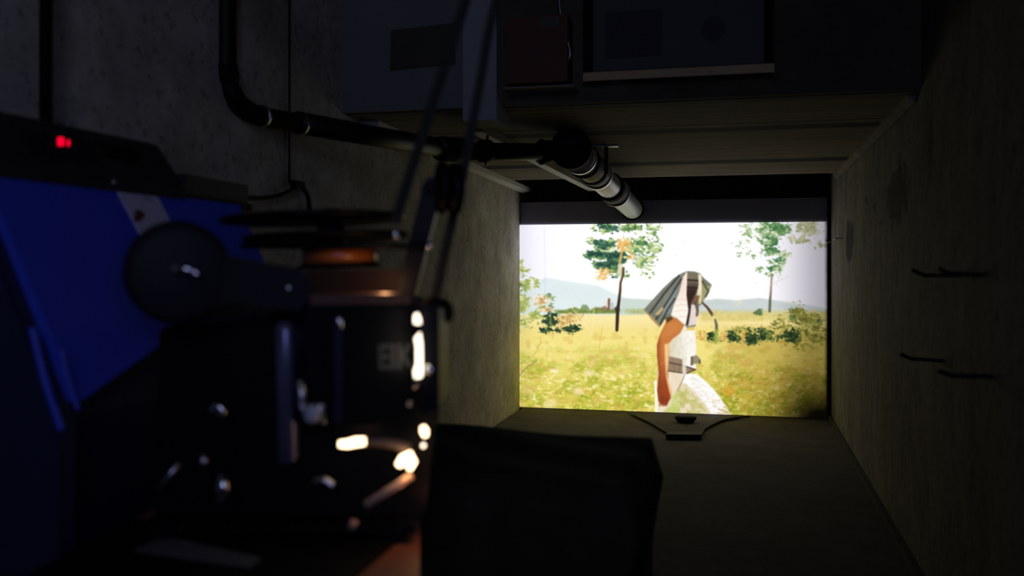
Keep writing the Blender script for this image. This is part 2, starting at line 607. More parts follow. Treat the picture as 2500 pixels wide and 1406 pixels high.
def film_frame(X, Y):
    """colour of the projected frame: a person with a striped head cloth walking through a summer meadow"""
    img = np.ones(X.shape + (3,))

    def put(mask, col):
        m = mask[..., None]
        img[:] = img * (1 - m) + np.broadcast_to(col, img.shape) * m

    def mix(a, b, t):
        return a * (1 - t[..., None]) + b * t[..., None]

    wx = X + 5 * (fbm(X / 9, Y / 9, 91, 2) - .5)
    wy = Y + 5 * (fbm(X / 9, Y / 9, 57, 2) - .5)
    # sky
    sky = mix(rgb(242, 241, 253), rgb(255, 254, 255), sst(1262, 1440, X))
    put(np.ones_like(X), mix(sky, rgb(232, 228, 240), sst(1800, 2000, X)))
    # far hills
    put(poly_mask(X, Y, [(1250, 712), (1290, 700), (1330, 678), (1370, 684), (1410, 690), (1460, 697), (1500, 716), (1530, 728),
                         (1600, 734), (1660, 733), (1660, 790), (1250, 790)], 4) * .78,
        mix(rgb(208, 222, 228), rgb(216, 230, 228), fbm(X / 60, Y / 14, 3, 3)))
    put(poly_mask(X, Y, [(1515, 728), (1600, 731), (1660, 728), (1660, 790), (1515, 790)], 3) * .6, rgb(190, 205, 190))
    put(poly_mask(X, Y, [(1700, 735), (1750, 729), (1800, 733), (1850, 727), (1900, 734), (1950, 741), (1990, 748), (2030, 756),
                         (2030, 800), (1700, 800)], 3) * .9, mix(rgb(186, 198, 200), rgb(206, 212, 205), fbm(X / 40, Y / 10, 9, 3)))
    # golden field and meadow
    g = fbm(X / 34 + .6 * vn(X / 30, Y / 30, 5), Y / 17, 21, 5)
    g2 = fbm(X / 9, Y / 6, 33, 3)
    g3 = fbm((X + .6 * Y) / 13, (Y - .3 * X) / 4.5, 44, 3)
    fieldtop = 768 + 3 * (fbm(X / 20, Y * 0, 4, 2) - .5)
    fld = mix(rgb(246, 229, 165), rgb(236, 214, 138), sst(770, 830, Y))
    g4 = vn((X + .8 * Y) / 7, (Y - .5 * X) / 2.2, 81)
    g5 = vn((X - .7 * Y) / 8, (Y + .5 * X) / 2.4, 83)
    deep = sst(815, 930, Y)
    low = mix(rgb(240, 224, 132), rgb(214, 202, 84), sst(835, 980, Y))
    low = mix(low, rgb(178, 184, 56), sst(.42, .66, g) * deep * .8)
    low = mix(low, rgb(138, 150, 38), sst(.55, .78, .55 * g + .45 * g4) * deep * .6)
    low = mix(low, rgb(250, 236, 170), sst(.52, .74, .5 * g2 + .5 * g3) * (.35 + .4 * deep))
    low = mix(low, rgb(255, 246, 206), sst(.60, .78, .5 * g5 + .5 * g2) * deep * .7)
    low = mix(low, rgb(112, 120, 28), sst(.58, .76, .5 * (1 - g5) + .5 * (1 - g2)) * sst(860, 970, Y) * .45)
    low = mix(low, rgb(214, 170, 88), sst(.60, .80, vn(X / 15, Y / 11, 71)) * .35)
    right = sst(1700, 1850, X)
    low = mix(low, low * np.array([.86, .82, .70]), right)
    ground = mix(fld, low, sst(782, 828, Y + 14 * (g2 - .5)))
    put(sst(fieldtop - 4, fieldtop + 4, Y), ground)
    # bright wild patches of grass seed
    for cx, cy, rx, ry, a, col in ((1346, 985, 20, 14, .7, rgb(248, 222, 160)), (1412, 955, 16, 12, .6, rgb(252, 232, 190)),
                                   (1352, 905, 14, 7, .7, rgb(255, 244, 215)), (1440, 910, 16, 8, .6, rgb(254, 240, 205)),
                                   (1290, 955, 16, 22, .4, rgb(220, 190, 120)), (1770, 900, 14, 30, .35, rgb(240, 215, 130)),
                                   (1780, 955, 18, 16, .55, rgb(214, 150, 50))):
        put(sst(1.2, .4, np.hypot((wx - cx) / rx, (wy - cy) / ry) + .5 * (g2 - .5)) * a, col)
    # hedges along the far edge of the field
    put(sst(766 + 2, 766 - 3, Y) * sst(753 + 8 * (vn(X / 12, Y * 0, 8) - .4) - 3, 753 + 8 * (vn(X / 12, Y * 0, 8) - .4) + 3, Y)
        * sst(1345, 1365, X) * sst(1520, 1505, X), mix(rgb(92, 116, 56), rgb(156, 168, 88), fbm(X / 8, Y / 5, 2, 3)))
    put(poly_mask(X, Y, [(1415, 757), (1422, 744), (1432, 744), (1442, 757)], 3) * .8, rgb(110, 138, 78))
    put(sst(1515, 1540, X) * sst(1600, 1580, X) * sst(750, 757, Y) * sst(770, 762, Y) * .8,
        mix(rgb(142, 158, 96), rgb(205, 205, 140), fbm(X / 9, Y / 6, 6, 3)))
    put(sst(1700, 1720, X) * sst(758 - 8 * fbm(X / 14, Y * 0, 12, 2), 764, Y) * sst(790, 778, Y) * .8,
        mix(rgb(196, 178, 88), rgb(226, 212, 140), fbm(X / 10, Y / 7, 13, 3)))
    # little ruin and post on the horizon
    put(poly_mask(X, Y, [(1462, 757), (1470, 749), (1480, 746), (1486, 757)], 1.6) * .85, rgb(138, 108, 76))
    put(line_mask(X, Y, [(1487, 731), (1486, 755)], 6) * .9, rgb(120, 78, 60))
    put(line_mask(X, Y, [(1478, 738), (1482, 748)], 6) * .5, rgb(240, 214, 190))
    put(poly_mask(X, Y, [(1490, 742), (1496, 735), (1500, 757), (1490, 757)], 1.6) * .5, rgb(150, 165, 160))

    # foliage as many small leaves gathered in loose clumps
    def foliage(blobs, cols, sc, thr, seed, alpha=1.0):
        dens = np.zeros_like(X)
        for bx, by, rx, ry, k in blobs:
            dens = np.maximum(dens, k * sst(1.3, .2, np.hypot((wx - bx) / rx, (wy - by) / ry)))
        n = .62 * fbm(X / sc, Y / (sc * .62), seed, 3) + .38 * vn((X + .5 * Y) / (sc * .42), (Y - .3 * X) / (sc * .26), seed + 3)
        m = sst(thr, thr + .17, n * 1.1 + dens * .55 - .40) * sst(0.0, .22, dens)
        c = .6 * fbm(X / (sc * 1.1), Y / (sc * .8), seed + 5, 3) + .4 * vn(X / (sc * .5), Y / (sc * .35), seed + 8)
        col = mix(cols[0], cols[1], sst(.36, .54, c))
        col = mix(col, cols[2], sst(.54, .70, c))
        put(m * alpha, col)

    dkg, mdg, ltg = rgb(38, 78, 66), rgb(92, 136, 76), rgb(176, 196, 118)
    tree = [(1480, 556, 40, 18, .9), (1540, 556, 50, 20, .75), (1592, 560, 34, 24, .7), (1448, 590, 24, 12, .75), (1478, 600, 38, 20, .95),
            (1466, 622, 48, 16, 1.05), (1505, 628, 38, 24, 1.05), (1468, 648, 28, 16, .95), (1545, 600, 46, 30, .9), (1594, 600, 32, 24, .68),
            (1572, 634, 40, 22, .72), (1578, 662, 28, 12, .5), (1500, 656, 30, 16, .9), (1515, 672, 28, 12, .55), (1584, 672, 18, 10, .5)]
    foliage(tree, (mdg, ltg, rgb(206, 218, 160)), 13, .36, 101, .9)
    foliage([b for b in tree if b[0] < 1532], (dkg, rgb(60, 104, 84), rgb(110, 150, 88)), 13, .385, 140, .95)
    foliage([(1540, 556, 46, 16, .7), (1555, 590, 40, 22, .7), (1565, 622, 34, 22, .6), (1495, 545, 40, 10, .7)], (rgb(52, 98, 66), mdg, ltg), 11, .41, 160, .9)
    foliage([(1452, 622, 30, 8, 1.0), (1480, 645, 24, 12, .9), (1500, 622, 26, 12, .9)], (rgb(30, 60, 54), rgb(38, 74, 62), rgb(70, 112, 84)), 11, .40, 170, .9)
    foliage([(1526, 598, 22, 18, .95), (1515, 590, 14, 9, .8), (1540, 624, 12, 14, .8), (1476, 664, 22, 12, .85), (1470, 678, 20, 8, .6)],
            (rgb(226, 168, 78), rgb(236, 192, 118), rgb(250, 226, 180)), 8, .34, 180)
    put(line_mask(X, Y, [(1512, 664), (1513, 640), (1519, 610), (1527, 590)], [7, 6, 6, 5]) * .85, rgb(228, 178, 104))
    put(line_mask(X, Y, [(1513, 672), (1514, 650)], 12, 3) * .7, rgb(236, 232, 212))
    put(line_mask(X, Y, [(1522, 655), (1521, 672), (1515, 690), (1514, 710), (1511, 735), (1508, 760), (1507, 785), (1506, 806)],
                  [5, 5, 5, 6, 7, 8, 8, 7]), mix(rgb(92, 62, 40), rgb(52, 40, 32), sst(690, 750, Y)))
    put(poly_mask(X, Y, [(1499, 752), (1508, 745), (1514, 757), (1503, 760)], 2) * .8, rgb(52, 46, 34))
    # second tree
    t2 = [(1880, 553, 46, 24, .85), (1908, 560, 34, 20, .95), (1825, 556, 26, 24, .62), (1885, 590, 30, 22, .85), (1880, 612, 30, 16, .8),
          (1805, 598, 28, 16, .6), (1830, 580, 28, 16, .55), (1815, 618, 24, 12, .5), (1915, 622, 24, 14, .7), (1900, 640, 30, 14, .75),
          (1890, 655, 26, 14, .75), (1855, 658, 12, 11, .65), (1848, 630, 24, 14, .52), (1885, 670, 30, 9, .6), (1870, 580, 40, 30, .6)]
    foliage(t2, (rgb(98, 138, 84), rgb(156, 182, 120), rgb(206, 216, 176)), 11, .38, 210, .85)
    foliage([t2[1], t2[3], t2[4], (1880, 550, 40, 18, .7), (1888, 655, 22, 14, .7), (1905, 635, 22, 12, .55)],
            (rgb(48, 102, 66), rgb(88, 132, 76), mdg), 11, .40, 230, .9)
    foliage([(1975, 556, 46, 22, .85), (1955, 585, 34, 18, .65), (2000, 600, 26, 16, .45)],
            (rgb(148, 150, 96), rgb(178, 180, 128), rgb(200, 200, 162)), 14, .36, 250, .8)
    put(line_mask(X, Y, [(1885, 670), (1883, 690), (1882, 710), (1880, 735), (1879, 760)], [5, 4, 5, 6, 6]) * .9,
        mix(rgb(150, 122, 100), rgb(84, 88, 66), sst(700, 740, Y)))
    put(line_mask(X, Y, [(1883, 695), (1905, 683), (1925, 674)], [2, 2, 1]) * .5, rgb(190, 190, 160))
    # shrubs at the left edge
    foliage([(1275, 660, 30, 28, .75), (1290, 692, 38, 20, .8), (1268, 745, 32, 44, 1.0), (1270, 785, 34, 34, .95), (1312, 765, 34, 26, .8)],
            (rgb(146, 164, 78), rgb(182, 190, 104), rgb(224, 222, 158)), 13, .36, 300, .9)
    foliage([(1264, 695, 18, 10, .9), (1342, 722, 14, 11, .8), (1346, 745, 11, 15, .7)], (rgb(92, 122, 78), rgb(120, 140, 80), ltg), 10, .36, 320, .8)
    foliage([(1322, 735, 26, 18, .9), (1335, 755, 20, 11, .8)], (rgb(190, 140, 80), rgb(238, 206, 150), rgb(252, 236, 210)), 8, .34, 340, .9)
    foliage([(1375, 785, 34, 20, .8), (1398, 775, 30, 16, .8), (1385, 800, 34, 14, .7)], (rgb(176, 132, 72), rgb(216, 184, 108), rgb(240, 216, 150)),
            8, .35, 350, .85)
    foliage([(1342, 785, 24, 20, 1.1), (1335, 806, 26, 9, 1.0), (1348, 768, 18, 9, .9), (1395, 803, 30, 13, 1.0), (1362, 806, 14, 9, .9)],
            (rgb(30, 52, 40), rgb(46, 74, 46), rgb(100, 118, 58)), 9, .37, 360)
    put(line_mask(X, Y, [(1344, 765), (1345, 800)], 4, 2) * .6, rgb(150, 178, 90))
    for pts, c in (([(1395, 750), (1420, 780), (1445, 815)], rgb(248, 236, 180)), ([(1470, 800), (1460, 870), (1448, 935)], rgb(208, 192, 80)),
                   ([(1262, 925), (1282, 900), (1310, 880)], rgb(110, 110, 50)), ([(1310, 850), (1322, 835)], rgb(190, 140, 60)),
                   ([(1300, 870), (1315, 852)], rgb(205, 165, 70)), ([(1450, 750), (1448, 800)], rgb(250, 238, 170)),
                   ([(1800, 745), (1820, 722)], rgb(240, 228, 170)), ([(1740, 800), (1755, 760)], rgb(240, 226, 150))):
        put(line_mask(X, Y, pts, 2.5, 2) * .6, c)
    # hedge at the right
    foliage([(1840, 806, 130, 16, .62), (1800, 830, 150, 10, .45)], (rgb(150, 148, 66), rgb(188, 178, 88), rgb(222, 206, 122)), 11, .34, 395, .85)
    foliage([(1738, 822, 15, 17, 1.0), (1790, 820, 24, 18, .95), (1832, 826, 30, 22, 1.1), (1868, 820, 30, 22, 1.0), (1895, 828, 22, 16, .75),
             (1932, 820, 32, 22, 1.1), (1850, 806, 50, 12, .6), (1765, 826, 24, 12, .6)], (rgb(34, 52, 34), rgb(58, 80, 42), rgb(118, 128, 58)), 9, .37, 400)
    foliage([(1765, 824, 11, 12, .95), (1815, 820, 9, 18, .9), (1712, 820, 16, 16, .75), (1768, 813, 9, 8, .8)],
            (rgb(196, 140, 60), rgb(224, 182, 92), rgb(240, 216, 140)), 7, .34, 420, .9)
    foliage([(1945, 765, 30, 30, .95), (1975, 790, 48, 34, .9), (1990, 820, 36, 30, .8), (1910, 792, 30, 20, .7), (1960, 840, 60, 16, .5)],
            (rgb(104, 106, 42), rgb(142, 140, 58), rgb(180, 174, 90)), 12, .34, 440, .9)
    foliage([(1852, 763, 16, 10, 1.0), (1935, 775, 14, 12, .7), (1995, 782, 12, 9, .7), (1905, 770, 12, 6, .4)], (rgb(70, 100, 66), rgb(90, 116, 70), mdg), 8, .37, 460, .9)

    # walking person, striped cloth over the head
    def q(*pts):
        return [(1550 + x / 3.7, 640 + y / 3.7) for x, y in pts]

    fold = fbm(X / 7, Y / 22, 510, 3)
    # trousers
    put(poly_mask(X, Y, q((296, 985), (470, 1003), (560, 1012), (640, 1078), (725, 1165), (800, 1270), (885, 1400), (200, 1400), (205, 1100),
                          (200, 985)), 1.8), mix(rgb(226, 206, 176), rgb(240, 228, 206), fold))
    put(poly_mask(X, Y, q((440, 1010), (560, 1012), (640, 1078), (725, 1165), (800, 1270), (880, 1400), (720, 1400), (640, 1290), (560, 1190),
                          (480, 1110), (425, 1090)), 3), mix(rgb(244, 240, 242), rgb(255, 255, 255), fold))
    put(line_mask(X, Y, q((450, 1020), (420, 1090), (385, 1160)), 2.6, 1.5) * .7, rgb(128, 104, 66))
    put(poly_mask(X, Y, q((350, 1180), (440, 1110), (520, 1180), (620, 1300), (680, 1400), (200, 1400), (330, 1290)), 5)
        * sst(.33, .55, fbm(X / 12, Y / 9, 520, 3)) * .9, mix(rgb(168, 172, 78), rgb(216, 206, 138), g2))
    put(poly_mask(X, Y, q((430, 1060), (560, 1030), (720, 1200), (860, 1400), (420, 1400)), 6) * sst(.50, .68, .5 * g4 + .5 * g2) * .45, rgb(206, 196, 150))
    put(poly_mask(X, Y, q((340, 1200), (390, 1180), (400, 1400), (300, 1400)), 4) * .6, rgb(190, 208, 110))
    put(poly_mask(X, Y, q((690, 1240), (790, 1250), (880, 1400), (760, 1400)), 3) * sst(.45, .65, g3) * .8, rgb(196, 168, 110))
    put(poly_mask(X, Y, q((176, 1065), (200, 1065), (206, 1355), (182, 1355)), 1.2), rgb(252, 246, 226))
    # shirt
    put(poly_mask(X, Y, q((430, 565), (540, 585), (548, 700), (556, 800), (552, 960), (470, 1006), (298, 985), (308, 740), (390, 640)), 1.8),
        mix(rgb(222, 212, 186), rgb(248, 245, 236), sst(1634, 1690, X + 26 * (fold - .5))) * (.94 + .09 * fbm(X / 6, Y / 9, 620, 3))[..., None])
    put(poly_mask(X, Y, q((470, 560), (540, 570), (538, 615), (465, 615)), 2) * .9, rgb(228, 188, 84))
    # belt and pouch
    put(poly_mask(X, Y, q((308, 850), (400, 870), (440, 882), (442, 930), (552, 968), (470, 1006), (300, 985)), 1.6),
        mix(rgb(132, 110, 90), rgb(162, 138, 112), fold))
    put(line_mask(X, Y, q((304, 905), (440, 935), (550, 970), (470, 1004), (420, 1000), (300, 982)), 2.4, 1.2) * .9, rgb(66, 48, 42))
    put(poly_mask(X, Y, q((425, 860), (460, 880), (465, 1010), (430, 1008)), 2) * .8, rgb(238, 228, 210))
    put(poly_mask(X, Y, q((508, 855), (555, 838), (596, 880), (588, 915), (545, 918), (512, 930)), 1.8), rgb(150, 138, 110))
    put(line_mask(X, Y, q((515, 860), (512, 925)), 5, 1.5) * .8, rgb(84, 68, 60))
    put(line_mask(X, Y, q((585, 890), (588, 912)), 4, 1.5) * .8, rgb(70, 60, 50))
    # arm
    arm = q((270, 560), (300, 495), (380, 505), (450, 560), (410, 640), (345, 690), (306, 735), (306, 850), (300, 980), (302, 1080), (334, 1180),
            (326, 1225), (304, 1262), (296, 1285), (276, 1292), (240, 1284), (212, 1256), (200, 1150), (214, 1000), (200, 850), (198, 745), (228, 650))
    acol = mix(rgb(198, 118, 60), rgb(150, 66, 34), sst(850, 960, Y))
    acol = mix(acol, rgb(140, 66, 34), sst(1618, 1606, X) * .6)
    acol = acol * (.93 + .14 * fbm(X / 5, Y / 5, 611, 3))[..., None]
    put(poly_mask(X, Y, arm, 1.6), acol)
    put(poly_mask(X, Y, q((300, 520), (400, 540), (420, 590), (340, 650), (270, 680), (240, 680)), 6) * .7, rgb(206, 132, 72))
    put(poly_mask(X, Y, q((268, 740), (306, 735), (302, 900), (292, 1000), (304, 1080), (336, 1180), (326, 1225), (306, 1150), (284, 1050),
                          (272, 900)), 3) * .92, rgb(250, 204, 146))
    for fx in (242, 262, 284):
        put(line_mask(X, Y, q((fx - 4, 1215), (fx + 2, 1292)), 1.8, 1) * .8, rgb(92, 36, 22))
    for fx in (226, 252, 276):
        put(line_mask(X, Y, q((fx, 1270), (fx + 2, 1296)), 4, 1) * .8, rgb(150, 70, 40))
    # head cloth
    cloth = q((430, 96), (475, 80), (540, 84), (585, 100), (625, 145), (695, 205), (668, 270), (632, 330), (602, 380), (578, 400), (572, 470),
              (560, 512), (545, 580), (470, 590), (440, 560), (380, 510), (325, 488), (285, 498), (222, 588), (80, 430), (150, 350), (250, 240),
              (350, 145))
    put(poly_mask(X, Y, cloth, 1.6), mix(rgb(104, 112, 104), rgb(132, 132, 118), fold))
    put(poly_mask(X, Y, q((310, 300), (400, 215), (360, 330), (320, 460), (250, 480), (270, 400)), 5) * .8, rgb(136, 148, 152))
    for ln in (((400, 120), (260, 290), (130, 470)), ((420, 150), (310, 330), (190, 520)), ((360, 330), (300, 420), (230, 560))):
        put(line_mask(X, Y, q(*ln), 4, 2) * .85, rgb(44, 44, 40))
    put(poly_mask(X, Y, q((85, 425), (140, 470), (220, 560), (222, 588), (150, 520)), 2) * .7, rgb(196, 148, 84))
    put(poly_mask(X, Y, q((180, 470), (250, 405), (262, 420), (215, 480)), 2.5) * .85, rgb(222, 186, 124))
    light = q((436, 130), (470, 90), (470, 300), (484, 450), (460, 565), (440, 560), (380, 508), (325, 480), (350, 390), (400, 270))
    put(poly_mask(X, Y, light, 2.5), mix(rgb(240, 220, 208), rgb(250, 240, 228), sst(700, 760, Y)))
    for yy in (340, 390, 440, 495):
        put(line_mask(X, Y, q((360, yy + 6), (420, yy - 6), (470, yy)), 1.4, 1.2) * .45, rgb(190, 160, 150))
    put(poly_mask(X, Y, q((472, 92), (575, 100), (576, 200), (548, 290), (512, 360), (500, 460), (484, 575), (462, 560), (486, 430), (466, 290)), 1.8),
        mix(rgb(120, 112, 92), rgb(54, 38, 36), sst(676, 716, Y)))
    for yy in (160, 228):
        put(line_mask(X, Y, q((474, yy), (574, yy + 6)), 4, 1.5) * .9, rgb(44, 36, 32))
    put(poly_mask(X, Y, q((455, 100), (474, 90), (470, 190), (464, 300), (452, 300)), 2) * .8, rgb(250, 232, 212))
    put(poly_mask(X, Y, q((572, 105), (602, 120), (606, 250), (604, 372), (580, 380), (560, 300), (576, 200)), 1.6),
        mix(rgb(240, 226, 196), rgb(210, 196, 150), sst(700, 740, Y)))
    put(poly_mask(X, Y, q((606, 160), (650, 215), (690, 205), (664, 270), (630, 330), (608, 360)), 2), rgb(158, 156, 112))
    put(line_mask(X, Y, q((612, 175), (640, 225), (664, 262), (640, 310)), 5, 2) * .8, rgb(72, 66, 48))
    put(poly_mask(X, Y, q((510, 380), (560, 390), (572, 480), (560, 560), (480, 580), (500, 470)), 2) * .9, rgb(238, 222, 214))
    put(line_mask(X, Y, q((520, 370), (545, 320), (575, 310), (560, 350)), 6, 2) * .8, rgb(120, 76, 48))
    put(line_mask(X, Y, q((548, 365), (565, 440), (560, 480)), 6, 2) * .8, rgb(84, 62, 50))
    put(poly_mask(X, Y, q((270, 500), (330, 486), (345, 510), (290, 550)), 3) * .8, rgb(60, 42, 26))
    put(line_mask(X, Y, q((608, 365), (655, 410), (700, 475)), [4, 6, 7], 2), rgb(86, 66, 46))
    put(line_mask(X, Y, q((705, 470), (722, 540)), 4, 2) * .5, rgb(240, 226, 180))
    put(line_mask(X, Y, q((725, 520), (738, 570), (735, 640)), [5, 7, 7], 2) * .9, rgb(88, 92, 62))
    put(line_mask(X, Y, q((737, 620), (730, 725)), 8, 2.5) * .9, rgb(150, 172, 72))

    # dust and scratches on the print, grain
    put(line_mask(X, Y, [(1329, 545), (1331, 720)], 1.6, 1.6) * .22, rgb(170, 160, 190))
    rs = np.random.RandomState(3)
    for k in range(70):
        x, y = rs.uniform(1265, 2010), rs.uniform(548, 1010)
        put(line_mask(X, Y, [(x, y), (x + rs.uniform(-2, 2), y + rs.uniform(0, 4))], rs.uniform(.8, 1.8), 1) * .35, rgb(120, 105, 90))
    # the print is a little soft
    for _ in range(2):
        p = np.pad(img, ((1, 1), (1, 1), (0, 0)), mode='edge')
        img = (p[:-2, 1:-1] + p[2:, 1:-1] + p[1:-1, :-2] + p[1:-1, 2:] + 2 * p[1:-1, 1:-1]) / 6
    img += (_h(np.floor(X * 1.1), np.floor(Y * 1.1), 5)[..., None] - .5) * .02
    lin = np.clip(img, 0, 1)
    lin = np.where(lin <= .04045, lin / 12.92, ((lin + .055) / 1.055) ** 2.4)
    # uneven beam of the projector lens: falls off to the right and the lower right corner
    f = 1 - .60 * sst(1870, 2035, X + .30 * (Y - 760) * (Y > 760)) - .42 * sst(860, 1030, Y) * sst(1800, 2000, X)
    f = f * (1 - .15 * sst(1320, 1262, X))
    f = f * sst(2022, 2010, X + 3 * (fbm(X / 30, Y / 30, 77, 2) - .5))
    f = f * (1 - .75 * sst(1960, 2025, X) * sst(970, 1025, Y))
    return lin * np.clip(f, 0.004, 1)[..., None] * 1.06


scr = thing('projection_screen', 'white screen board at the niche end showing a film of a person in a meadow', 'screen',
            (-.5, D + .01, .03))
pTL, pTR = onY(1261, 549, D), onY(2020, 541, D)
pBL, pBR = onY(1261, 993, D), onY(2020, 1021, D)
zb = .035
bm = bmesh.new()
x0b, x1b = XL(D) + .004, onY(2020, 700, D).x
box(bm, (x0b, D + .006, ZF), (x1b, D + .03, onY(1640, 488, D).z))
bevel(bm, .002, 1)
obj('screen_board', bm, M['white_board'], scr)
# the picture: a finely divided sheet that carries the frame's colours
NX, NY = 600, 370
me = bpy.data.meshes.new('projected_picture')
su, sv = np.meshgrid(np.linspace(0, 1, NX), np.linspace(0, 1, NY))
q00, q10, q01, q11 = [np.array(p) for p in (pTL, pTR, pBL, pBR)]
co = (q00 * ((1 - su) * (1 - sv))[..., None] + q10 * (su * (1 - sv))[..., None]
      + q01 * ((1 - su) * sv)[..., None] + q11 * (su * sv)[..., None])
co[..., 1] = D
rel = co - np.array(EYE)
dep = rel @ np.array(FWD)
PXs = CX + FPX * (rel @ np.array(RGT)) / dep
PYs = HY - FPX * rel[..., 2] / dep
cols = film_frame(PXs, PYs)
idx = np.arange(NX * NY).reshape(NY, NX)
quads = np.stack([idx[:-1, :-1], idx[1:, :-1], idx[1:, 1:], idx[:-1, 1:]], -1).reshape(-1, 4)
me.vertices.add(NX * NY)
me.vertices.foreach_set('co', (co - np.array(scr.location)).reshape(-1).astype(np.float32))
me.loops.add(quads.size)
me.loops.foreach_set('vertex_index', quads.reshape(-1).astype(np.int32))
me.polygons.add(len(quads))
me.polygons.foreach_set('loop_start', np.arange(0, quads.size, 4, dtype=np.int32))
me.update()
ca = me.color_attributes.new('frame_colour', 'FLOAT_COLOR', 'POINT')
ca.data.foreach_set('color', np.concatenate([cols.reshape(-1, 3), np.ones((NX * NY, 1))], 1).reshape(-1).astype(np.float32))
m = bpy.data.materials.new('film_projection')
m.use_nodes = True
nt = m.node_tree
b = nt.nodes['Principled BSDF']
b.inputs['Base Color'].default_value = (.04, .04, .04, 1)
b.inputs['Roughness'].default_value = .9
b.inputs['Specular IOR Level'].default_value = 0
at = nt.nodes.new('ShaderNodeAttribute')
at.attribute_name = 'frame_colour'
nt.links.new(at.outputs['Color'], b.inputs['Emission Color'])
b.inputs['Emission Strength'].default_value = 1.0
me.materials.append(m)
o = bpy.data.objects.new('projected_picture', me)
C.objects.link(o)
o.parent = scr
o['label'] = 'bright film frame of a person with a striped head cloth walking in a meadow'
# black upright beside the screen and the small hook that holds it
bm = bmesh.new()
a, b_ = onY(2021.5, 1024, D - .02), onY(2034, 1024, D - .02)
box(bm, (a.x, D - .02, ZF), (b_.x, D + .05, onY(2030, 480, D - .02).z))
bevel(bm, .003, 1)
tag(obj('screen_post', bm, M['black_matt']), 'slim black upright standing at the right edge of the lit screen', 'post')
bm = bmesh.new()
hk = on_right(2056, 582)
tube(bm, spline([hk + Vector((.01, 0, 0)), hk + Vector((-.03, 0, 0)), hk + Vector((-.05, .03, -.012)), hk + Vector((-.075, .05, -.02)),
                 hk + Vector((-.085, .055, -.005))]), .004, 8)
tag(obj('wall_hook', bm, M['steel'], smooth=True), 'tiny bright metal hook on the right wall beside the screen edge', 'hook')

# ------------------------------------------------------------------ pipes
pp = thing('drain_pipe', 'black and grey drain pipe from the left wall under the soffit to the screen top', 'pipe', P(552, 200, 2.6))
bm = bmesh.new()
pts = [P(551, -420, 2.62), P(551, -100, 2.62), P(551, 60, 2.62), P(552, 165, 2.62), P(556, 205, 2.63), P(580, 250, 2.66), P(618, 278, 2.72), P(660, 289, 2.78),
       P(730, 300, 2.88)]
tube(bm, spline(pts), .029, 24)
obj('down_pipe', bm, M['black_pipe'], pp, True)
bm = bmesh.new()
tube(bm, [P(725, 299, 2.87), P(900, 330, 3.15), P(1085, 362, 3.55)], .034, 24)
obj('pipe_run', bm, M['black_pipe'], pp, True)
bm = bmesh.new()
rod(bm, P(545, 150, 2.62), P(556, 206, 2.63), .036)
obj('elbow_socket', bm, M['rubber'], pp, True)
for x, y, d_, hw in ((640, 283, 2.75, .031), (733, 301, 2.885, .0352), (846, 320, 3.065, .0352), (975, 343, 3.31, .0352), (1072, 359, 3.52, .0352)):
    bm = bmesh.new()
    c = P(x, y, d_)
    dr = (P(x + 50, y + 9, d_ + .08) - c).normalized()
    lathe(bm, c - dr * .004, dr, [(0, hw - .002), (0, hw + .001), (.008, hw + .001), (.008, hw - .002)], 28)
    obj('pipe_clip', bm, M['steel'], pp, True, label='thin bright clip')
bm = bmesh.new()
rod(bm, P(1070, 362, 3.52), P(1135, 368, 3.66), .046)
obj('coupling', bm, M['rubber'], pp, True)
bm = bmesh.new()
rod(bm, P(1120, 369, 3.63), P(1365, 371, 3.98), .0345)
obj('branch_pipe', bm, M['black_pipe'], pp, True)
bm = bmesh.new()
rod(bm, P(1170, 368, 3.70), P(1196, 369, 3.74), .045)
obj('clamp', bm, M['rubber'], pp, True)
bm = bmesh.new()
tube(bm, [P(1190, 330, 3.73), P(1186, 405, 3.73)], .006, 8)
obj('clamp_bolt', bm, M['steel'], pp, True)
bm = bmesh.new()
rod(bm, P(1315, 371, 3.90), P(1345, 371, 3.95), .048)
obj('tee_collar', bm, M['rubber'], pp, True)
bm = bmesh.new()
tube(bm, [P(1322, 340, 3.9), P(1322, 402, 3.9)], .010, 10)
obj('collar_lug', bm, M['rubber'], pp, True)
# tee with clean-out cap and the grey pipe running to the screen
g0, g1 = P(1398, 368, 3.97), onY(1546, 512, D - .035)
gp = pp
ax = (g1 - g0).normalized()
toward = (g0 - EYE).normalized()
bm = bmesh.new()
capax = (ax * .35 - toward * -.0 + toward * .65).normalized()
lathe(bm, P(1393, 361, 3.86), capax, [(0, .070), (.010, .083), (.05, .085), (.085, .085), (.09, .078)], 48)
obj('tee_cap', bm, M['black_matt'], gp, True)
bm = bmesh.new()
bx_ = P(1390, 344, 3.855)
u_, v_ = RGT, UP
hexa(bm, [bx_ + u_ * .034 * a + v_ * .012 * b2 + FWD * c_ for c_ in (0, .012) for a, b2 in ((-1, -1.2), (1, -.6), (1, 1.1), (-1, .7))])
obj('cap_label', bm, M['grey_dark'], gp, label='dull grey plate on the cap')
Lp = (g1 - g0).length
bm = bmesh.new()
rod(bm, g0, g1, .066, 40, .004)
obj('pipe_barrel', bm, M['grey_pipe'], gp, True)


def t_at(px, py):
    """distance along the pipe axis that shows nearest this pixel"""
    best, bt = 1e9, 0
    for k in range(400):
        t = Lp * k / 399
        r = g0 + ax * t - EYE
        d_ = r.dot(FWD)
        x = CX + FPX * r.dot(RGT) / d_
        y = HY - FPX * r.z / d_
        e = (x - px) ** 2 + (y - py) ** 2
        if e < best:
            best, bt = e, t
    return bt


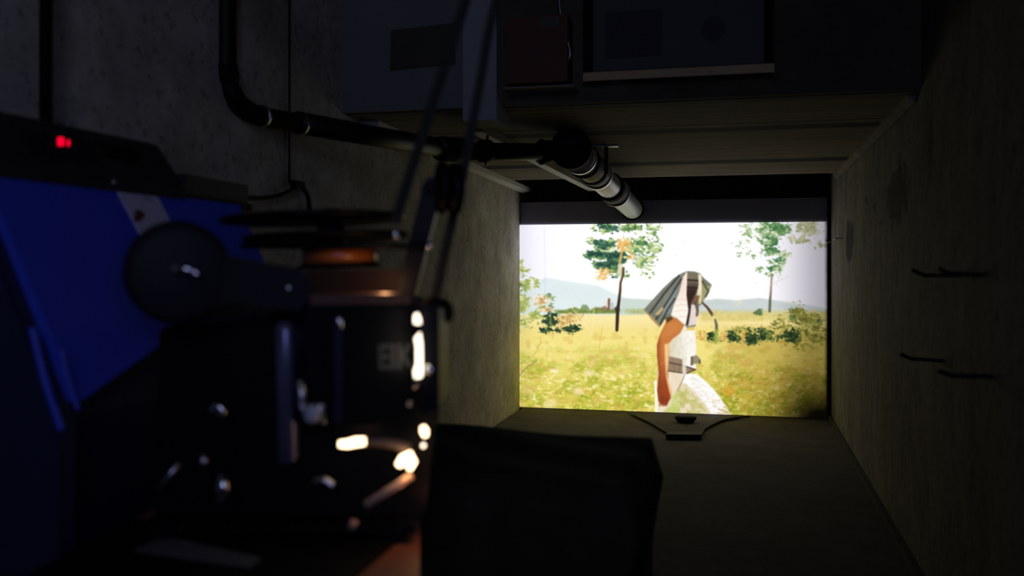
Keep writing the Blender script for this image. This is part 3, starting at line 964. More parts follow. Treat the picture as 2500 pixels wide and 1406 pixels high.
for (px, py), half, rr, mt, nm in (((1415, 385), .018, .073, 'steel', 'clamp_band'), ((1445, 418), .04, .072, 'rubber', 'rubber_sleeve'),
                                   ((1455, 428), .025, .075, 'steel', 'clamp_band'), ((1490, 462), .10, .078, 'rubber', 'rubber_sleeve'),
                                   ((1500, 473), .012, .081, 'steel', 'clamp_band'), ((1424, 396), .012, .076, 'rubber', 'rubber_sleeve')):
    t = t_at(px, py)
    bm = bmesh.new()
    lathe(bm, g0 + ax * (t - half), ax, [(0, .064), (0, rr), (2 * half, rr), (2 * half, .064)], 40)
    obj(nm, bm, M[mt], gp, True)
bm = bmesh.new()
lathe(bm, g1 - ax * .05, ax, [(0, .064), (0, .076), (.06, .076), (.06, .064)], 40)
obj('end_collar', bm, M['rubber'], gp, True)
bm = bmesh.new()
hb = P(1480, 352, 4.35)
top = Vector((hb.x, hb.y, ZC + .004))
tube(bm, [top, Vector((hb.x, hb.y, ZC - .13))], .009, 10)
obj('hanger_rod', bm, M['iron'], gp, True)
bm = bmesh.new()
box(bm, (hb.x - .06, hb.y - .018, ZC - .008), (hb.x + .055, hb.y + .018, ZC + .002))
obj('hanger_plate', bm, M['steel'], gp)

# ------------------------------------------------------------------ things on and under the lintel
fb = thing('framed_board', 'wide board in a honey wood frame hung on the lintel above the niche', 'board', onY(1660, 170, YL - .07))
tl, tr = onY(1425, 196, YL - .06), onY(1890, 176, YL - .06)
bm = bmesh.new()
box(bm, (tl.x + .03, YL - .05, tl.z + .03), (tr.x - .03, YL - .004, 2.05))
obj('board_panel', bm, M['board_face'], fb)
bm = bmesh.new()
hexa(bm, [(tl.x, YL - .075, tl.z - .006), (tr.x, YL - .075, tr.z - .003), (tr.x, YL - .004, tr.z + .012), (tl.x, YL - .004, tl.z + .009),
          (tl.x, YL - .075, tl.z + .022), (tr.x, YL - .075, tr.z + .025), (tr.x, YL - .004, tr.z + .03), (tl.x, YL - .004, tl.z + .027)])
bevel(bm, .003, 1)
obj('bottom_rail', bm, M['wood'], fb)
for xx in (tl.x, tr.x - .03):
    bm = bmesh.new()
    box(bm, (xx, YL - .07, tl.z + .025), (xx + .03, YL - .004, 2.05))
    obj('side_rail', bm, M['black_matt'], fb)
bm = bmesh.new()
a, b_ = onY(1478, 142, YL - .055), onY(1616, 22, YL - .055)
box(bm, (a.x, YL - .056, a.z), (b_.x, YL - .049, b_.z))
obj('dark_print', bm, M['dark_print'], fb, label='dark square print')
bm = bmesh.new()
c = onY(1742, 70, YL - .052)
lathe(bm, c, (0, -1, 0), [(0, .034), (0, .038), (.004, .038), (.004, .034)], 32)
obj('ring_mark', bm, M['dark_print'], fb)

bxg = thing('storage_box', 'dim red-brown box on a small ledge between the pale post and the framed board', 'box', onY(1310, 205, YL - .06))
bm = bmesh.new()
a, b_ = onY(1236, 205, YL - .10), onY(1386, 34, YL - .10)
box(bm, (a.x, YL - .10, a.z), (b_.x, YL - .004, b_.z))
bevel(bm, .006)
obj('box_body', bm, M['brown_box'], bxg)
bm = bmesh.new()
a2, b2 = onY(1318, 68, YL - .102), onY(1366, 40, YL - .102)
box(bm, (a2.x, YL - .103, a2.z), (b2.x, YL - .099, b2.z))
obj('paper_tab', bm, M['board_face'], bxg, label='pale paper tab near the top corner')
bm = bmesh.new()
a, b_ = onY(1228, 216, YL - .13), onY(1400, 206, YL - .13)
box(bm, (a.x, YL - .13, a.z), (b_.x, YL + .002, b_.z))
tag(obj('ledge_shelf', bm, M['plaster']), 'narrow pale ledge carrying the red-brown box above the niche', 'shelf')
bm = bmesh.new()
tube(bm, spline([onY(1362, -60, YL - .09), onY(1368, 30, YL - .09), onY(1384, 90, YL - .09), onY(1392, 130, YL - .09), onY(1386, 150, YL - .085)]), .003, 8)
tag(obj('hanging_wire', bm, M['steel'], smooth=True), 'thin wire hanging down beside the red-brown box', 'wire')
bm = bmesh.new()
a, b_ = onY(952, 178, YL - .02), onY(1110, 56, YL - .02)
hexa(bm, [(a.x, YL - .022, a.z + .01), (b_.x, YL - .022, a.z + .02), (b_.x, YL - .012, a.z + .02), (a.x, YL - .012, a.z + .01),
          (a.x + .004, YL - .022, b_.z - .012), (b_.x, YL - .022, b_.z), (b_.x, YL - .012, b_.z), (a.x + .004, YL - .012, b_.z - .012)])
tag(obj('card_sheet', bm, M['olive']), 'olive sheet fixed to the lintel left of the pale post', 'panel')
# pan on the floor in front of the screen
pan = thing('floor_pan', 'shallow dark pan on the floor below the middle of the lit screen', 'pan', onZ(1660, 1040, ZF))
rim = [onZ(x, y, ZF + .012) for x, y in ((1535, 1008), (1588, 1032), (1622, 1052), (1640, 1058), (1706, 1062), (1722, 1046), (1770, 1024), (1830, 1017))]
bm = bmesh.new()
tube(bm, spline(rim, 4), .006, 8)
obj('pan_rim', bm, M['iron'], pan, True)
bm = bmesh.new()
top_ = [bm.verts.new(p) for p in rim]
cen = sum((Vector(p) for p in rim), Vector()) / len(rim)
bot_ = [bm.verts.new((cen.x + (p.x - cen.x) * .8, cen.y + (p.y - cen.y) * .8, ZF + .002)) for p in rim]
for i in range(len(rim) - 1):
    bm.faces.new((top_[i], top_[i + 1], bot_[i + 1], bot_[i]))
bm.faces.new(bot_)
obj('pan_body', bm, M['floor'], pan)
bm = bmesh.new()
c = onZ(1674, 1031, ZF)
lathe(bm, (c.x, c.y, ZF + .001), (0, 0, 1), [(0, .045), (.02, .066), (.035, .07), (.042, .05), (.042, 0)], 32)
tag(obj('floor_bowl', bm, M['black_matt'], smooth=True), 'small black bowl standing in the floor pan under the screen', 'bowl')
bm = bmesh.new()
a, b_ = onZ(1626, 1073, ZF), onZ(1712, 1074, ZF)
hexa(bm, [(a.x, a.y, ZF), (b_.x, b_.y, ZF), (b_.x, b_.y + .10, ZF), (a.x, a.y + .10, ZF),
          (a.x, a.y, ZF + .03), (b_.x, b_.y, ZF + .03), (b_.x, b_.y + .10, ZF + .03), (a.x, a.y + .10, ZF + .03)])
bevel(bm, .006)
tag(obj('iron_bar', bm, M['iron']), 'short black bar lying on the floor in front of the pan', 'bar')

# iron rods sticking out of the right wall
rods = (((2228, 660), (2258, 672), (2345, 672), 'upper iron rod with a turned-up tip, nearer the screen, on the right wall'),
        ((2294, 657), (2318, 667), (2400, 671), 'upper iron rod farther from the screen on the right wall'),
        ((2200, 865), (2226, 876), (2300, 881), 'lower iron rod with a turned-up tip, nearer the screen, on the right wall'),
        ((2292, 906), (2326, 917), (2420, 919), 'lowest iron rod, farther from the screen on the right wall'))
for (p0, p1, p2, lab) in rods:
    root = on_right(*p2)
    L1 = [on_right(*p2) + Vector((.03, 0, 0))]
    d_ = (root - EYE).dot(FWD)
    bm = bmesh.new()
    tube(bm, spline([root + Vector((.02, 0, 0)), root, P(p1[0] + 12, p1[1] + .3, d_ + .02), P(*p1, d_ + .02), P(*p0, d_ + .01)], 6), .0055, 10)
    tag(obj('iron_rod', bm, M['iron'], smooth=True), lab, 'rod', 'iron rods set in the right wall')

# cable, little box and grey cabinet on the left wall


def on_left(px, py, off=0.0):
    r = ray(px, py)
    # X = -1.42 - .035 (Y - 3.35) + off
    t = (-1.42 + .035 * 3.35 + off) / (r.x + .035 * r.y)
    return EYE + r * t


cb = thing('wall_cable', 'thin dark cable running straight down the left wall and curling above the reel', 'cable', on_left(706, 450))
bm = bmesh.new()
tube(bm, [on_left(706, -300, .006), on_left(706, 200, .006), on_left(706, 446, .006)], .0035, 8)
obj('cable_drop', bm, M['cable'], cb, True)
bm = bmesh.new()
tube(bm, spline([on_left(600, 484, .03), on_left(650, 483, .02), on_left(690, 474, .02), on_left(722, 459, .015), on_left(738, 460, .015),
                 on_left(751, 478, .015), on_left(756, 515, .015)]), .007, 10)
obj('cable_loop', bm, M['cable'], cb, True)
bm = bmesh.new()
c = on_left(726, 450, .012)
box(bm, c - Vector((.012, .03, .010)), c + Vector((.012, .03, .010)))
obj('junction_clip', bm, M['black_matt'], cb)
gc = thing('wall_cabinet', 'low dark grey metal box fixed to the left wall behind the blue machine', 'box', on_left(530, 500, .05))
bm = bmesh.new()
a, b_ = on_left(455, 455, .10), on_left(606, 452, .10)
zt, z0_ = b_.z, on_left(606, 500, .10).z
hexa(bm, [(a.x, a.y, z0_), (b_.x, b_.y, z0_), (XL(b_.y) - .002, b_.y, z0_), (XL(a.y) - .002, a.y, z0_),
          (a.x, a.y, zt), (b_.x, b_.y, zt), (XL(b_.y) - .002, b_.y, zt), (XL(a.y) - .002, a.y, zt)])
bevel(bm, .004)
obj('cabinet_body', bm, mat('grey_cabinet', (.022, .022, .023), .7, noise=(10, .2, 0)), gc)
bm = bmesh.new()
hexa(bm, [(a.x + .012, a.y, z0_ - .016), (b_.x + .012, b_.y, z0_ - .016), (XL(b_.y) - .002, b_.y, z0_ - .016), (XL(a.y) - .002, a.y, z0_ - .016),
          (a.x + .012, a.y, z0_ + .002), (b_.x + .012, b_.y, z0_ + .002), (XL(b_.y) - .002, b_.y, z0_ + .002), (XL(a.y) - .002, a.y, z0_ + .002)])
obj('cabinet_lip', bm, M['black_matt'], gc)
# dark pipe in the upper left corner
bm = bmesh.new()
tube(bm, [on_left(112, -500, .04), on_left(112, 100, .04), on_left(112, 380, .04)], .012, 16)
tag(obj('conduit_pipe', bm, M['black_matt'], smooth=True), 'thin dark conduit running down the left wall behind the red display', 'pipe')

# ------------------------------------------------------------------ blue machine by the left wall
bmz = thing('blue_machine', 'blue sloping-front machine with a black console and red digits by the left wall', 'machine', (-1.0, 1.4, 0))
YA, YB = 1.09, 1.76
prof = [(-.851, .825), (-1.0, 1.130), (-1.10, 1.130), (-1.10, .825)]
bm = bmesh.new()
A = [bm.verts.new((x, YA, z)) for x, z in prof]
B = [bm.verts.new((x, YB, z)) for x, z in prof]
# the lower edge of the blue front climbs towards the far end
B[0].co = (-.936, YB, .998)
B[3].co = (-1.10, YB, .998)
for i in range(len(prof)):
    j = (i + 1) % len(prof)
    bm.faces.new((A[i], A[j], B[j], B[i]))
bm.faces.new(A)
bm.faces.new(B[::-1])
bevel(bm, .006)
obj('front_panel', bm, M['blue'], bmz, label='sloping blue front')
bm = bmesh.new()
prof2 = [(-.90, 0), (-.90, .60), (-.872, .80), (-1.012, 1.12), (-1.12, 1.12), (-1.12, 0)]
A = [bm.verts.new((x, YA + .012, z)) for x, z in prof2]
B = [bm.verts.new((x, YB + .02, z)) for x, z in prof2]
for i in range(len(prof2)):
    j = (i + 1) % len(prof2)
    bm.faces.new((A[i], A[j], B[j], B[i]))
bm.faces.new(A)
bm.faces.new(B[::-1])
obj('cabinet_body', bm, M['navy'], bmz)
# end cheek towards the viewer with two raised ribs
bm = bmesh.new()
prof3 = [(-.86, .60), (-.858, .80), (-1.012, 1.128), (-1.25, 1.128), (-1.25, .60)]
A = [bm.verts.new((x, YA - .03, z)) for x, z in prof3]
B = [bm.verts.new((x, YA + .002, z)) for x, z in prof3]
for i in range(len(prof3)):
    j = (i + 1) % len(prof3)
    bm.faces.new((A[i], A[j], B[j], B[i]))
bm.faces.new(A)
bm.faces.new(B[::-1])
bevel(bm, .004)
obj('end_cheek', bm, mat('dark_blue_cheek', (.012, .014, .05), .45, noise=(10, .2, 0)), bmz)
for (p0, p1, r_) in (((78, 800), (150, 1050), .005), ((148, 850), (190, 1000), .003)):
    bm = bmesh.new()
    tube(bm, spline([P(*p0, 1.235), P((p0[0] + p1[0]) / 2 - 5, (p0[1] + p1[1]) / 2, 1.23), P(*p1, 1.235)]), r_, 12)
    obj('cheek_rib', bm, M['blue'], bmz, True)
# console
con = [(-.995, 1.126), (-1.0, 1.15), (-1.035, 1.222), (-1.05, 1.228), (-1.15, 1.228), (-1.15, 1.126)]
bm = bmesh.new()
A = [bm.verts.new((x, YA - .02, z)) for x, z in con]
B = [bm.verts.new((x, 1.565 - (.0 if i < 2 or i > 4 else .03), z)) for i, (x, z) in enumerate(con)]
for i in range(len(con)):
    j = (i + 1) % len(con)
    bm.faces.new((A[i], A[j], B[j], B[i]))
bm.faces.new(A)
bm.faces.new(B[::-1])
bevel(bm, .005)
obj('console', bm, mat('console_grey', (.026, .024, .024), .6, spec=.2, noise=(30, .2, 0)), bmz)


def on_console(px, py, off=0.0):
    """point on the sloping console face"""
    n = Vector((.072, 0, .035)).normalized()
    p0 = Vector((-1.0, 1.3, 1.15)) + n * off
    r = ray(px, py)
    return EYE + r * ((p0 - EYE).dot(n) / r.dot(n))


def plate(bm, pts, depth):
    off = depth
    A = [bm.verts.new(p) for p in pts]
    B = [bm.verts.new(Vector(p) - off) for p in pts]
    bm.faces.new(A)
    bm.faces.new(B[::-1])
    for i in range(len(pts)):
        j = (i + 1) % len(pts)
        bm.faces.new((A[j], A[i], B[i], B[j]))


nrm = Vector((.072, 0, .035)).normalized()
bm = bmesh.new()
plate(bm, [on_console(x, y, .0015) for x, y in ((60, 322), (225, 345), (245, 398), (80, 382))], nrm * .003)
obj('display_window', bm, M['grey_dark'], bmz)
# seven-segment digits
for dg, (x0, y0, w_, h_), segs in (('8', (145, 337, 9, 15), 'abcdefg'), ('1', (161, 343, 7, 10), 'bc')):
    bm = bmesh.new()
    t = 1.7
    S = {'a': ((0, 0), (1, 0)), 'g': ((0, .5), (1, .5)), 'd': ((0, 1), (1, 1)), 'f': ((0, 0), (0, .5)), 'b': ((1, 0), (1, .5)),
         'e': ((0, .5), (0, 1)), 'c': ((1, .5), (1, 1))}
    for s in segs:
        (ax_, ay_), (bx2, by2) = S[s]
        X0, Y0_, X1, Y1_ = x0 + ax_ * w_ - t, y0 + ay_ * h_ - t, x0 + bx2 * w_ + t, y0 + by2 * h_ + t
        plate(bm, [on_console(X0, Y0_, .003), on_console(X1, Y0_ + 1, .003), on_console(X1, Y1_ + 1, .003), on_console(X0, Y1_, .003)], nrm * .002)
    obj('display_digit', bm, M['led'], bmz, label='glowing red digit')
bm = bmesh.new()
plate(bm, [on_console(x, y, .0012) for x, y in ((245, 345), (330, 362), (345, 400), (262, 386))], nrm * .003)
obj('console_recess', bm, M['black_matt'], bmz)


def on_panel(px, py, off=0.0):
    n = Vector((.30, 0, .149)).normalized()
    p0 = Vector((-1.0, 1.3, 1.13)) + n * off
    r = ray(px, py)
    return EYE + r * ((p0 - EYE).dot(n) / r.dot(n))


pn = Vector((.30, 0, .149)).normalized()
bm = bmesh.new()
plate(bm, [on_panel(x, y, .0012) for x, y in ((283, 461), (382, 474), (440, 585), (345, 575))], pn * .002)
st = obj('sticker', bm, M['sticker'], bmz, label='pale sticker with a small rust-red mark')
bm = bmesh.new()
for k in range(9):
    cx_, cy_ = 342 + random.uniform(-13, 18), 527 + random.uniform(-13, 14)
    s_ = random.uniform(4, 8)
    plate(bm, [on_panel(cx_ + s_ * a, cy_ + s_ * b2, .0022 + .0001 * k) for a, b2 in ((-1, -.6), (.4, -1), (1, .5), (-.3, 1))], pn * .0008)
obj('sticker_mark', bm, M['rust'], st)
bm = bmesh.new()
plate(bm, [on_panel(x, y, .0022) for x, y in ((345, 476), (368, 481), (376, 493), (352, 488))], pn * .0006)
obj('sticker_print', bm, mat('faint_print', (.40, .36, .48), .6, noise=(20, .1, 0)), st)
bm = bmesh.new()
rod(bm, on_console(277, 436, .002), on_console(277, 449, .002), .004)
obj('latch_pin', bm, M['steel'], bmz, True)

# ------------------------------------------------------------------ wooden table under the projector
ZT = .652
tb = thing('projector_table', 'brown wooden table carrying the film projector in front of the camera', 'table', (-.62, 1.2, 0))
bm = bmesh.new()
ed = [(-.325, .93), (-.52, 1.50), (-.885, 1.47), (-.76, .86)]
A = [bm.verts.new((x, y, ZT)) for x, y in ed]
B = [bm.verts.new((x, y, ZT - .028)) for x, y in ed]
bm.faces.new(A)
bm.faces.new(B[::-1])
for i in range(4):
    j = (i + 1) % 4
    bm.faces.new((A[j], A[i], B[i], B[j]))
bevel(bm, .004)
obj('table_top', bm, M['table_wood'], tb)
cxm, cym = sum(x for x, y in ed) / 4, sum(y for x, y in ed) / 4
for x, y in ed:
    bm = bmesh.new()
    xx, yy = cxm + (x - cxm) * .86, cym + (y - cym) * .86
    box(bm, (xx - .02, yy - .02, 0), (xx + .02, yy + .02, ZT - .027))
    obj('leg', bm, M['table_wood'], tb)
ptm = [onZ(x, y, ZT + .004) for x, y in ((858, 1412), (1012, 1283), (960, 1268), (330, 1268), (60, 1405), (60, 1470), (800, 1470))]  # black sheet added in the shape of the projector's shadow on the table
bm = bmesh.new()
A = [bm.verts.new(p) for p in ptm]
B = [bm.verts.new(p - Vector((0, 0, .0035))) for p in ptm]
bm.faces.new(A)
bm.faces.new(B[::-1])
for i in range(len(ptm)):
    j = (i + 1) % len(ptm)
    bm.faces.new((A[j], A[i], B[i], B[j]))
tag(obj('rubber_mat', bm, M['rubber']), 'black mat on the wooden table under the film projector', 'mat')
bm = bmesh.new()
pts2 = [onZ(x, y, ZT + .0056) for x, y in ((325, 1342), (385, 1316), (425, 1311), (480, 1326), (640, 1362), (610, 1384), (450, 1362))]
A = [bm.verts.new(p) for p in pts2]
B = [bm.verts.new(p - Vector((0, 0, .001))) for p in pts2]
bm.faces.new(A)
bm.faces.new(B[::-1])
for i in range(len(pts2)):
    j = (i + 1) % len(pts2)
    bm.faces.new((A[j], A[i], B[i], B[j]))
tag(obj('paper_sheet', bm, M['paper']), 'grey sheet of paper lying on the black mat at the projector foot', 'paper')

# ------------------------------------------------------------------ film projector
pj = thing('film_projector', 'dark film projector with glowing lamp slits standing on the wooden table', 'projector', onZ(700, 1330, ZT))
BASE = HY + (1.0 - ZT) * FPX / 1.22
bm = bmesh.new()
prism(bm, round_poly([(388, 800), (640, 772), (745, 722), (1000, 716), (1072, 748), (1072, 1030), (1062, 1040), (1040, 1250), (1000, BASE - 40), (400, BASE - 40),
                      (372, 1240), (388, 900)], 18), 1.25, .15, -.02)
bevel(bm, .004)
obj('body_housing', bm, M['black'], pj)
bm = bmesh.new()
prism(bm, round_poly([(352, BASE - 46), (1012, BASE - 46), (1016, BASE - 20), (348, BASE - 20)], 8), 1.205, .20, -.02)
bevel(bm, .004)
obj('base_plate', bm, M['black'], pj)
for fx, fd in ((390, 1.225), (970, 1.225), (420, 1.36), (940, 1.36)):
    bm = bmesh.new()
    top = P(fx, BASE - 30, fd)
    lathe(bm, (top.x, top.y, ZT + .0042), (0, 0, 1), [(0, .011), (.004, .013), (max(.010, top.z - ZT - .004), .012)], 20)
    obj('rubber_foot', bm, M['rubber'], pj, True)
# lamp house turned a little towards the screen
cen = P(905, 860, 1.17)
rt = (RGT * .90 + FWD * .43).normalized()
fw = Vector((-rt.y, rt.x, 0))


def LH(a, h, dd):
    """lamp house: a along its face, h up, dd into it"""
    return cen + rt * a + UP * h + fw * dd


def face_xy(px, py, off=0.0):
    r = ray(px, py)
    p0 = cen - fw * off
    t = (p0 - EYE).dot(fw) / r.dot(fw)
    p = EYE + r * t - cen
    return p.dot(rt), p.z


aL, _ = face_xy(745, 860)
aR, _ = face_xy(1008, 860)
_, hT = face_xy(905, 738)
_, hB = face_xy(905, 1035)
bm = bmesh.new()
hexa(bm, [LH(a, h, dd) for h in (hB, hT) for a, dd in ((aL, 0), (aR, 0), (aR, .075), (aL, .10))])
bevel(bm, .012, 4)
lamp_house = obj('lamp_house', bm, M['black'], pj)
bm = bmesh.new()
a0, h0 = face_xy(815, 775)
a1, h1 = face_xy(832, 1030)
hexa(bm, [LH(a, h, dd) for h in (h1, h0) for a, dd in ((a0, -.006), (a1, -.006), (a1, .004), (a0, .004))])
bevel(bm, .003, 3)
obj('door_edge', bm, M['navy'], lamp_house)
bm = bmesh.new()
rod(bm, LH(a0 + .004, h0 + .002, -.010), LH(a0 + .004, h0 - .012, -.010), .0045)
obj('door_screw', bm, M['chrome'], lamp_house, True)
# top cover of the lamp house
bm = bmesh.new()
hexa(bm, [LH(a, h, dd) for h in (hT - .002, hT + .010) for a, dd in ((aL + .006, -.004), (aR - .004, -.004), (aR - .004, .07), (aL + .006, .09))])
bevel(bm, .003, 2)
obj('lamp_cover', bm, mat('warm_cover', (.10, .05, .04), .6, spec=.2, noise=(40, .2, 0)), lamp_house)
# maker's letters on the lamp house
fc = bpy.data.curves.new('lettering', 'FONT')
fc.body = 'EIKI'
fc.size = .045
fc.extrude = .0008
fc.offset = .0014
fc.space_character = 1.02
to = bpy.data.objects.new('lettering', fc)
C.objects.link(to)
bpy.context.view_layer.update()
dg = bpy.context.evaluated_depsgraph_get()
tm = bpy.data.meshes.new_from_object(to.evaluated_get(dg))
C.objects.unlink(to)
bpy.data.objects.remove(to)
xs = [v.co.x for v in tm.vertices]
ys = [v.co.y for v in tm.vertices]
la, lh = face_xy(922, 903)
ra, rh = face_xy(1021, 850)
sx, sy = (ra - la) / (max(xs) - min(xs)), (.0315) / (max(ys) - min(ys))
for v in tm.vertices:
    v.co = LH(la + (v.co.x - min(xs)) * sx, lh + (v.co.y - min(ys)) * sy, -.0012 - v.co.z) - Vector(pj.location)
tm.materials.append(M['letters'])
to = bpy.data.objects.new('lettering', tm)
C.objects.link(to)
to.parent = lamp_house
to['label'] = 'grey block letters'
# glowing slit along the lamp house
bm = bmesh.new()
prism(bm, round_poly([(1011, 768), (1018, 764), (1024, 778), (1026, 792), (1010, 790)], 3), 1.150, .012)
obj('lamp_slit', bm, M['glow_white'], lamp_house, label='glowing white slit')
bm = bmesh.new()
prism(bm, round_poly([(1012, 826), (1024, 812), (1028, 840), (1029, 880), (1029, 922), (1012, 924), (1010, 905), (1016, 890), (1016, 845)], 3), 1.150, .012)
obj('lamp_slit', bm, M['glow_white'], lamp_house, label='glowing white slit')
# front block, knob and lens
bm = bmesh.new()
prism(bm, round_poly([(1026, 742), (1066, 748), (1072, 760), (1072, 1000), (1028, 1010)], 8), 1.165, .10, .005)
bevel(bm, .004)
gate_block = obj('gate_block', bm, M['black'], pj)
bm = bmesh.new()
rod(bm, P(1052, 758, 1.22), P(1080, 762, 1.26), .018, 28)
obj('focus_knob', bm, M['black_matt'], gate_block, True)
bm = bmesh.new()
lathe(bm, P(1000, 925, 1.24), Vector((-.05, 1, 0)), [(0, .012), (.0, .014), (.02, .015), (.08, .015), (.085, .017), (.11, .017), (.11, .012)], 32)
obj('lens_barrel', bm, M['steel'], pj, True)
bm = bmesh.new()
rod(bm, P(1040, 903, 1.155), P(1062, 900, 1.155), .006, 20)
obj('lens_lock', bm, M['chrome'], pj, True)
# satin post at the left of the lamp house
bm = bmesh.new()
a_, b_ = P(692, 782, 1.20), P(700, 1140, 1.20)
prism(bm, round_poly([(672, 800), (678, 786), (704, 786), (712, 808), (718, 1130), (680, 1132)], 8), 1.195, .03)
bevel(bm, .006, 3)
obj('side_post', bm, M['post'], pj, True, label='satin lilac post')
# film path fittings
bm = bmesh.new()
tube(bm, spline([P(732, 930, 1.14), P(736, 960, 1.135), P(737, 990, 1.135), P(741, 1000, 1.13)]), .005, 12)
obj('film_guide', bm, M['steel'], pj, True)
bm = bmesh.new()
rod(bm, P(748, 1012, 1.115), P(774, 1008, 1.125), .0105, 24)
obj('sprocket_roller', bm, mat('pale_roller', (.55, .55, .58), .4, noise=(50, .1, 0)), pj, True, label='pale roller')
bm = bmesh.new()
tube(bm, spline([P(783, 988, 1.13), P(781, 1005, 1.128), P(786, 1032, 1.13)]), .0045, 12)
obj('film_guide', bm, M['steel'], pj, True)
bm = bmesh.new()
tube(bm, spline([P(520, 1004, 1.20), P(532, 993, 1.20), P(542, 1000, 1.20), P(540, 1014, 1.20)]), .006, 12)
obj('crank_knob', bm, M['chrome'], pj, True)
bm = bmesh.new()
lathe(bm, P(545, 1222, 1.19), UP, [(0, .006), (.001, .0105), (.02, .0085), (.032, .005), (.034, 0)], 28)
obj('threading_knob', bm, M['chrome'], pj, True)
bm = bmesh.new()
lathe(bm, P(497, 1140, 1.19), UP, [(0, .004), (.008, .0055), (.016, .003)], 20)
obj('small_knob', bm, M['steel'], pj, True)
bm = bmesh.new()
tube(bm, [P(388, 1195, 1.215), P(436, 1130, 1.215)], .0035, 10)
obj('thread_lever', bm, M['steel'], pj, True)
# glowing bar added in place of lit metal, lower lamp glimpses and the lit guide rods
bm = bmesh.new()
tube(bm, [P(828, 1084, 1.185), P(848, 1084, 1.185), P(868, 1079, 1.186), P(892, 1077, 1.188)], [.004, .0052, .0058, .005], 14)
obj('sound_lamp', bm, M['glow'], pj, True, label='glowing orange-white lamp')
bm = bmesh.new()
tube(bm, spline([P(892, 1078, 1.190), P(930, 1079, 1.194), P(965, 1084, 1.198), P(1000, 1096, 1.20)]), .0065, 14)
obj('lamp_tube', bm, mat('dull_brass', (.16, .10, .07), .55, .2, noise=(50, .2, 0)), pj, True)
bm = bmesh.new()
tube(bm, [P(972, 1136, 1.185), P(986, 1122, 1.183), P(998, 1116, 1.182), P(1004, 1128, 1.182), P(1000, 1146, 1.184)], [.004, .007, .0085, .007, .003], 14)
obj('lamp_bulb', bm, M['glow'], pj, True, label='bright glimpse of the lamp')
bm = bmesh.new()
tube(bm, [P(1032, 1040, 1.19), P(1036, 1052, 1.19), P(1039, 1066, 1.19)], [.003, .0052, .003], 12)
obj('lamp_glint', bm, M['glow'], pj, True)
bm = bmesh.new()
lathe(bm, P(1034, 1087, 1.185), -FWD, [(0, .0025), (.003, .0025), (.004, 0)], 14)
obj('lamp_glint', bm, M['glow_white'], pj, True)
bm = bmesh.new()
tube(bm, [P(1006, 1160, 1.186), P(960, 1190, 1.184), P(892, 1233, 1.18)], .0048, 14)
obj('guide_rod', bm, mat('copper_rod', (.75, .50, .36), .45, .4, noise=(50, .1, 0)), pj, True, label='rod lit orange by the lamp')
bm = bmesh.new()
tube(bm, [P(866, 1270, 1.18), P(857, 1290, 1.18)], .005, 12)
obj('guide_rod', bm, M['glow_copper'] if 'glow_copper' in M else mat('copper_tip', (.75, .45, .3), .4, .5, noise=(50, .1, 0)), pj, True)
bm = bmesh.new()
tube(bm, spline([P(770, 1176, 1.19), P(790, 1172, 1.188), P(812, 1186, 1.188)]), .0055, 12)
obj('lower_guide', bm, M['steel'], pj, True)
bm = bmesh.new()
lathe(bm, P(1000, 985, 1.146), -FWD, [(0, .003), (.003, .003), (.005, 0)], 14)
obj('door_screw', bm, M['steel'], lamp_house, True)
# reel arm with its round drive housing at the left
hub = P(440, 668, 1.13)
axd = (FWD * 1.0 - RGT * .42 + UP * .05).normalized()
bm = bmesh.new()
lathe(bm, hub, axd, [(0, 0), (0, .050), (.003, .058), (.010, .0615), (.045, .063), (.05, .060), (.055, .045), (.055, 0)], 56)
arm_drum = obj('arm_drum', bm, M['grey_dark'], pj, True)
bm = bmesh.new()
lathe(bm, hub + axd * .05, axd, [(0, .030), (.03, .030), (.034, .024), (.034, 0)], 40)
obj('drum_back', bm, M['black_matt'], arm_drum, True)
bm = bmesh.new()
rod(bm, P(420, 655, 1.112), P(470, 658, 1.112), .0042, 16)
rod(bm, P(466, 656, 1.112), P(486, 674, 1.112), .0052, 16)
obj('reel_latch', bm, M['chrome'], arm_drum, True, label='small chrome latch')
bm = bmesh.new()
prism(bm, round_poly([(500, 612), (640, 640), (735, 655), (762, 680), (765, 735), (740, 760), (660, 755), (560, 735), (500, 765)], 26), 1.15, .05, -.012)
bevel(bm, .005)
reel_arm = obj('reel_arm', bm, M['grey_dark'], pj)
bm = bmesh.new()
lathe(bm, P(705, 703, 1.151), -FWD, [(0, .0045), (.003, .0045), (.005, 0)], 18)
obj('arm_screw', bm, M['chrome'], reel_arm, True)
# rail with the roller head at its top
bm = bmesh.new()
prism(bm, round_poly([(1030, 450), (1048, 428), (1072, 436), (1070, 500), (1046, 590), (1010, 735), (965, 735), (1000, 580), (1020, 500)], 10), 1.29, .025)
bevel(bm, .003)
obj('roller_rail', bm, M['black'], pj)
rx = (RGT + FWD * .25).normalized()
for (x, y, rr, th) in ((1066, 457, .036, .013), (1094, 459, .035, .018)):
    bm = bmesh.new()
    lathe(bm, P(x, y, 1.275), rx, [(0, 0), (0, rr - .006), (.003, rr), (th - .003, rr), (th, rr - .006), (th, 0)], 40)
    obj('film_roller', bm, M['black'], pj, True)
bm = bmesh.new()
rod(bm, P(1040, 458, 1.27), P(1128, 458, 1.29), .006, 16)
obj('roller_axle', bm, M['black'], pj, True)
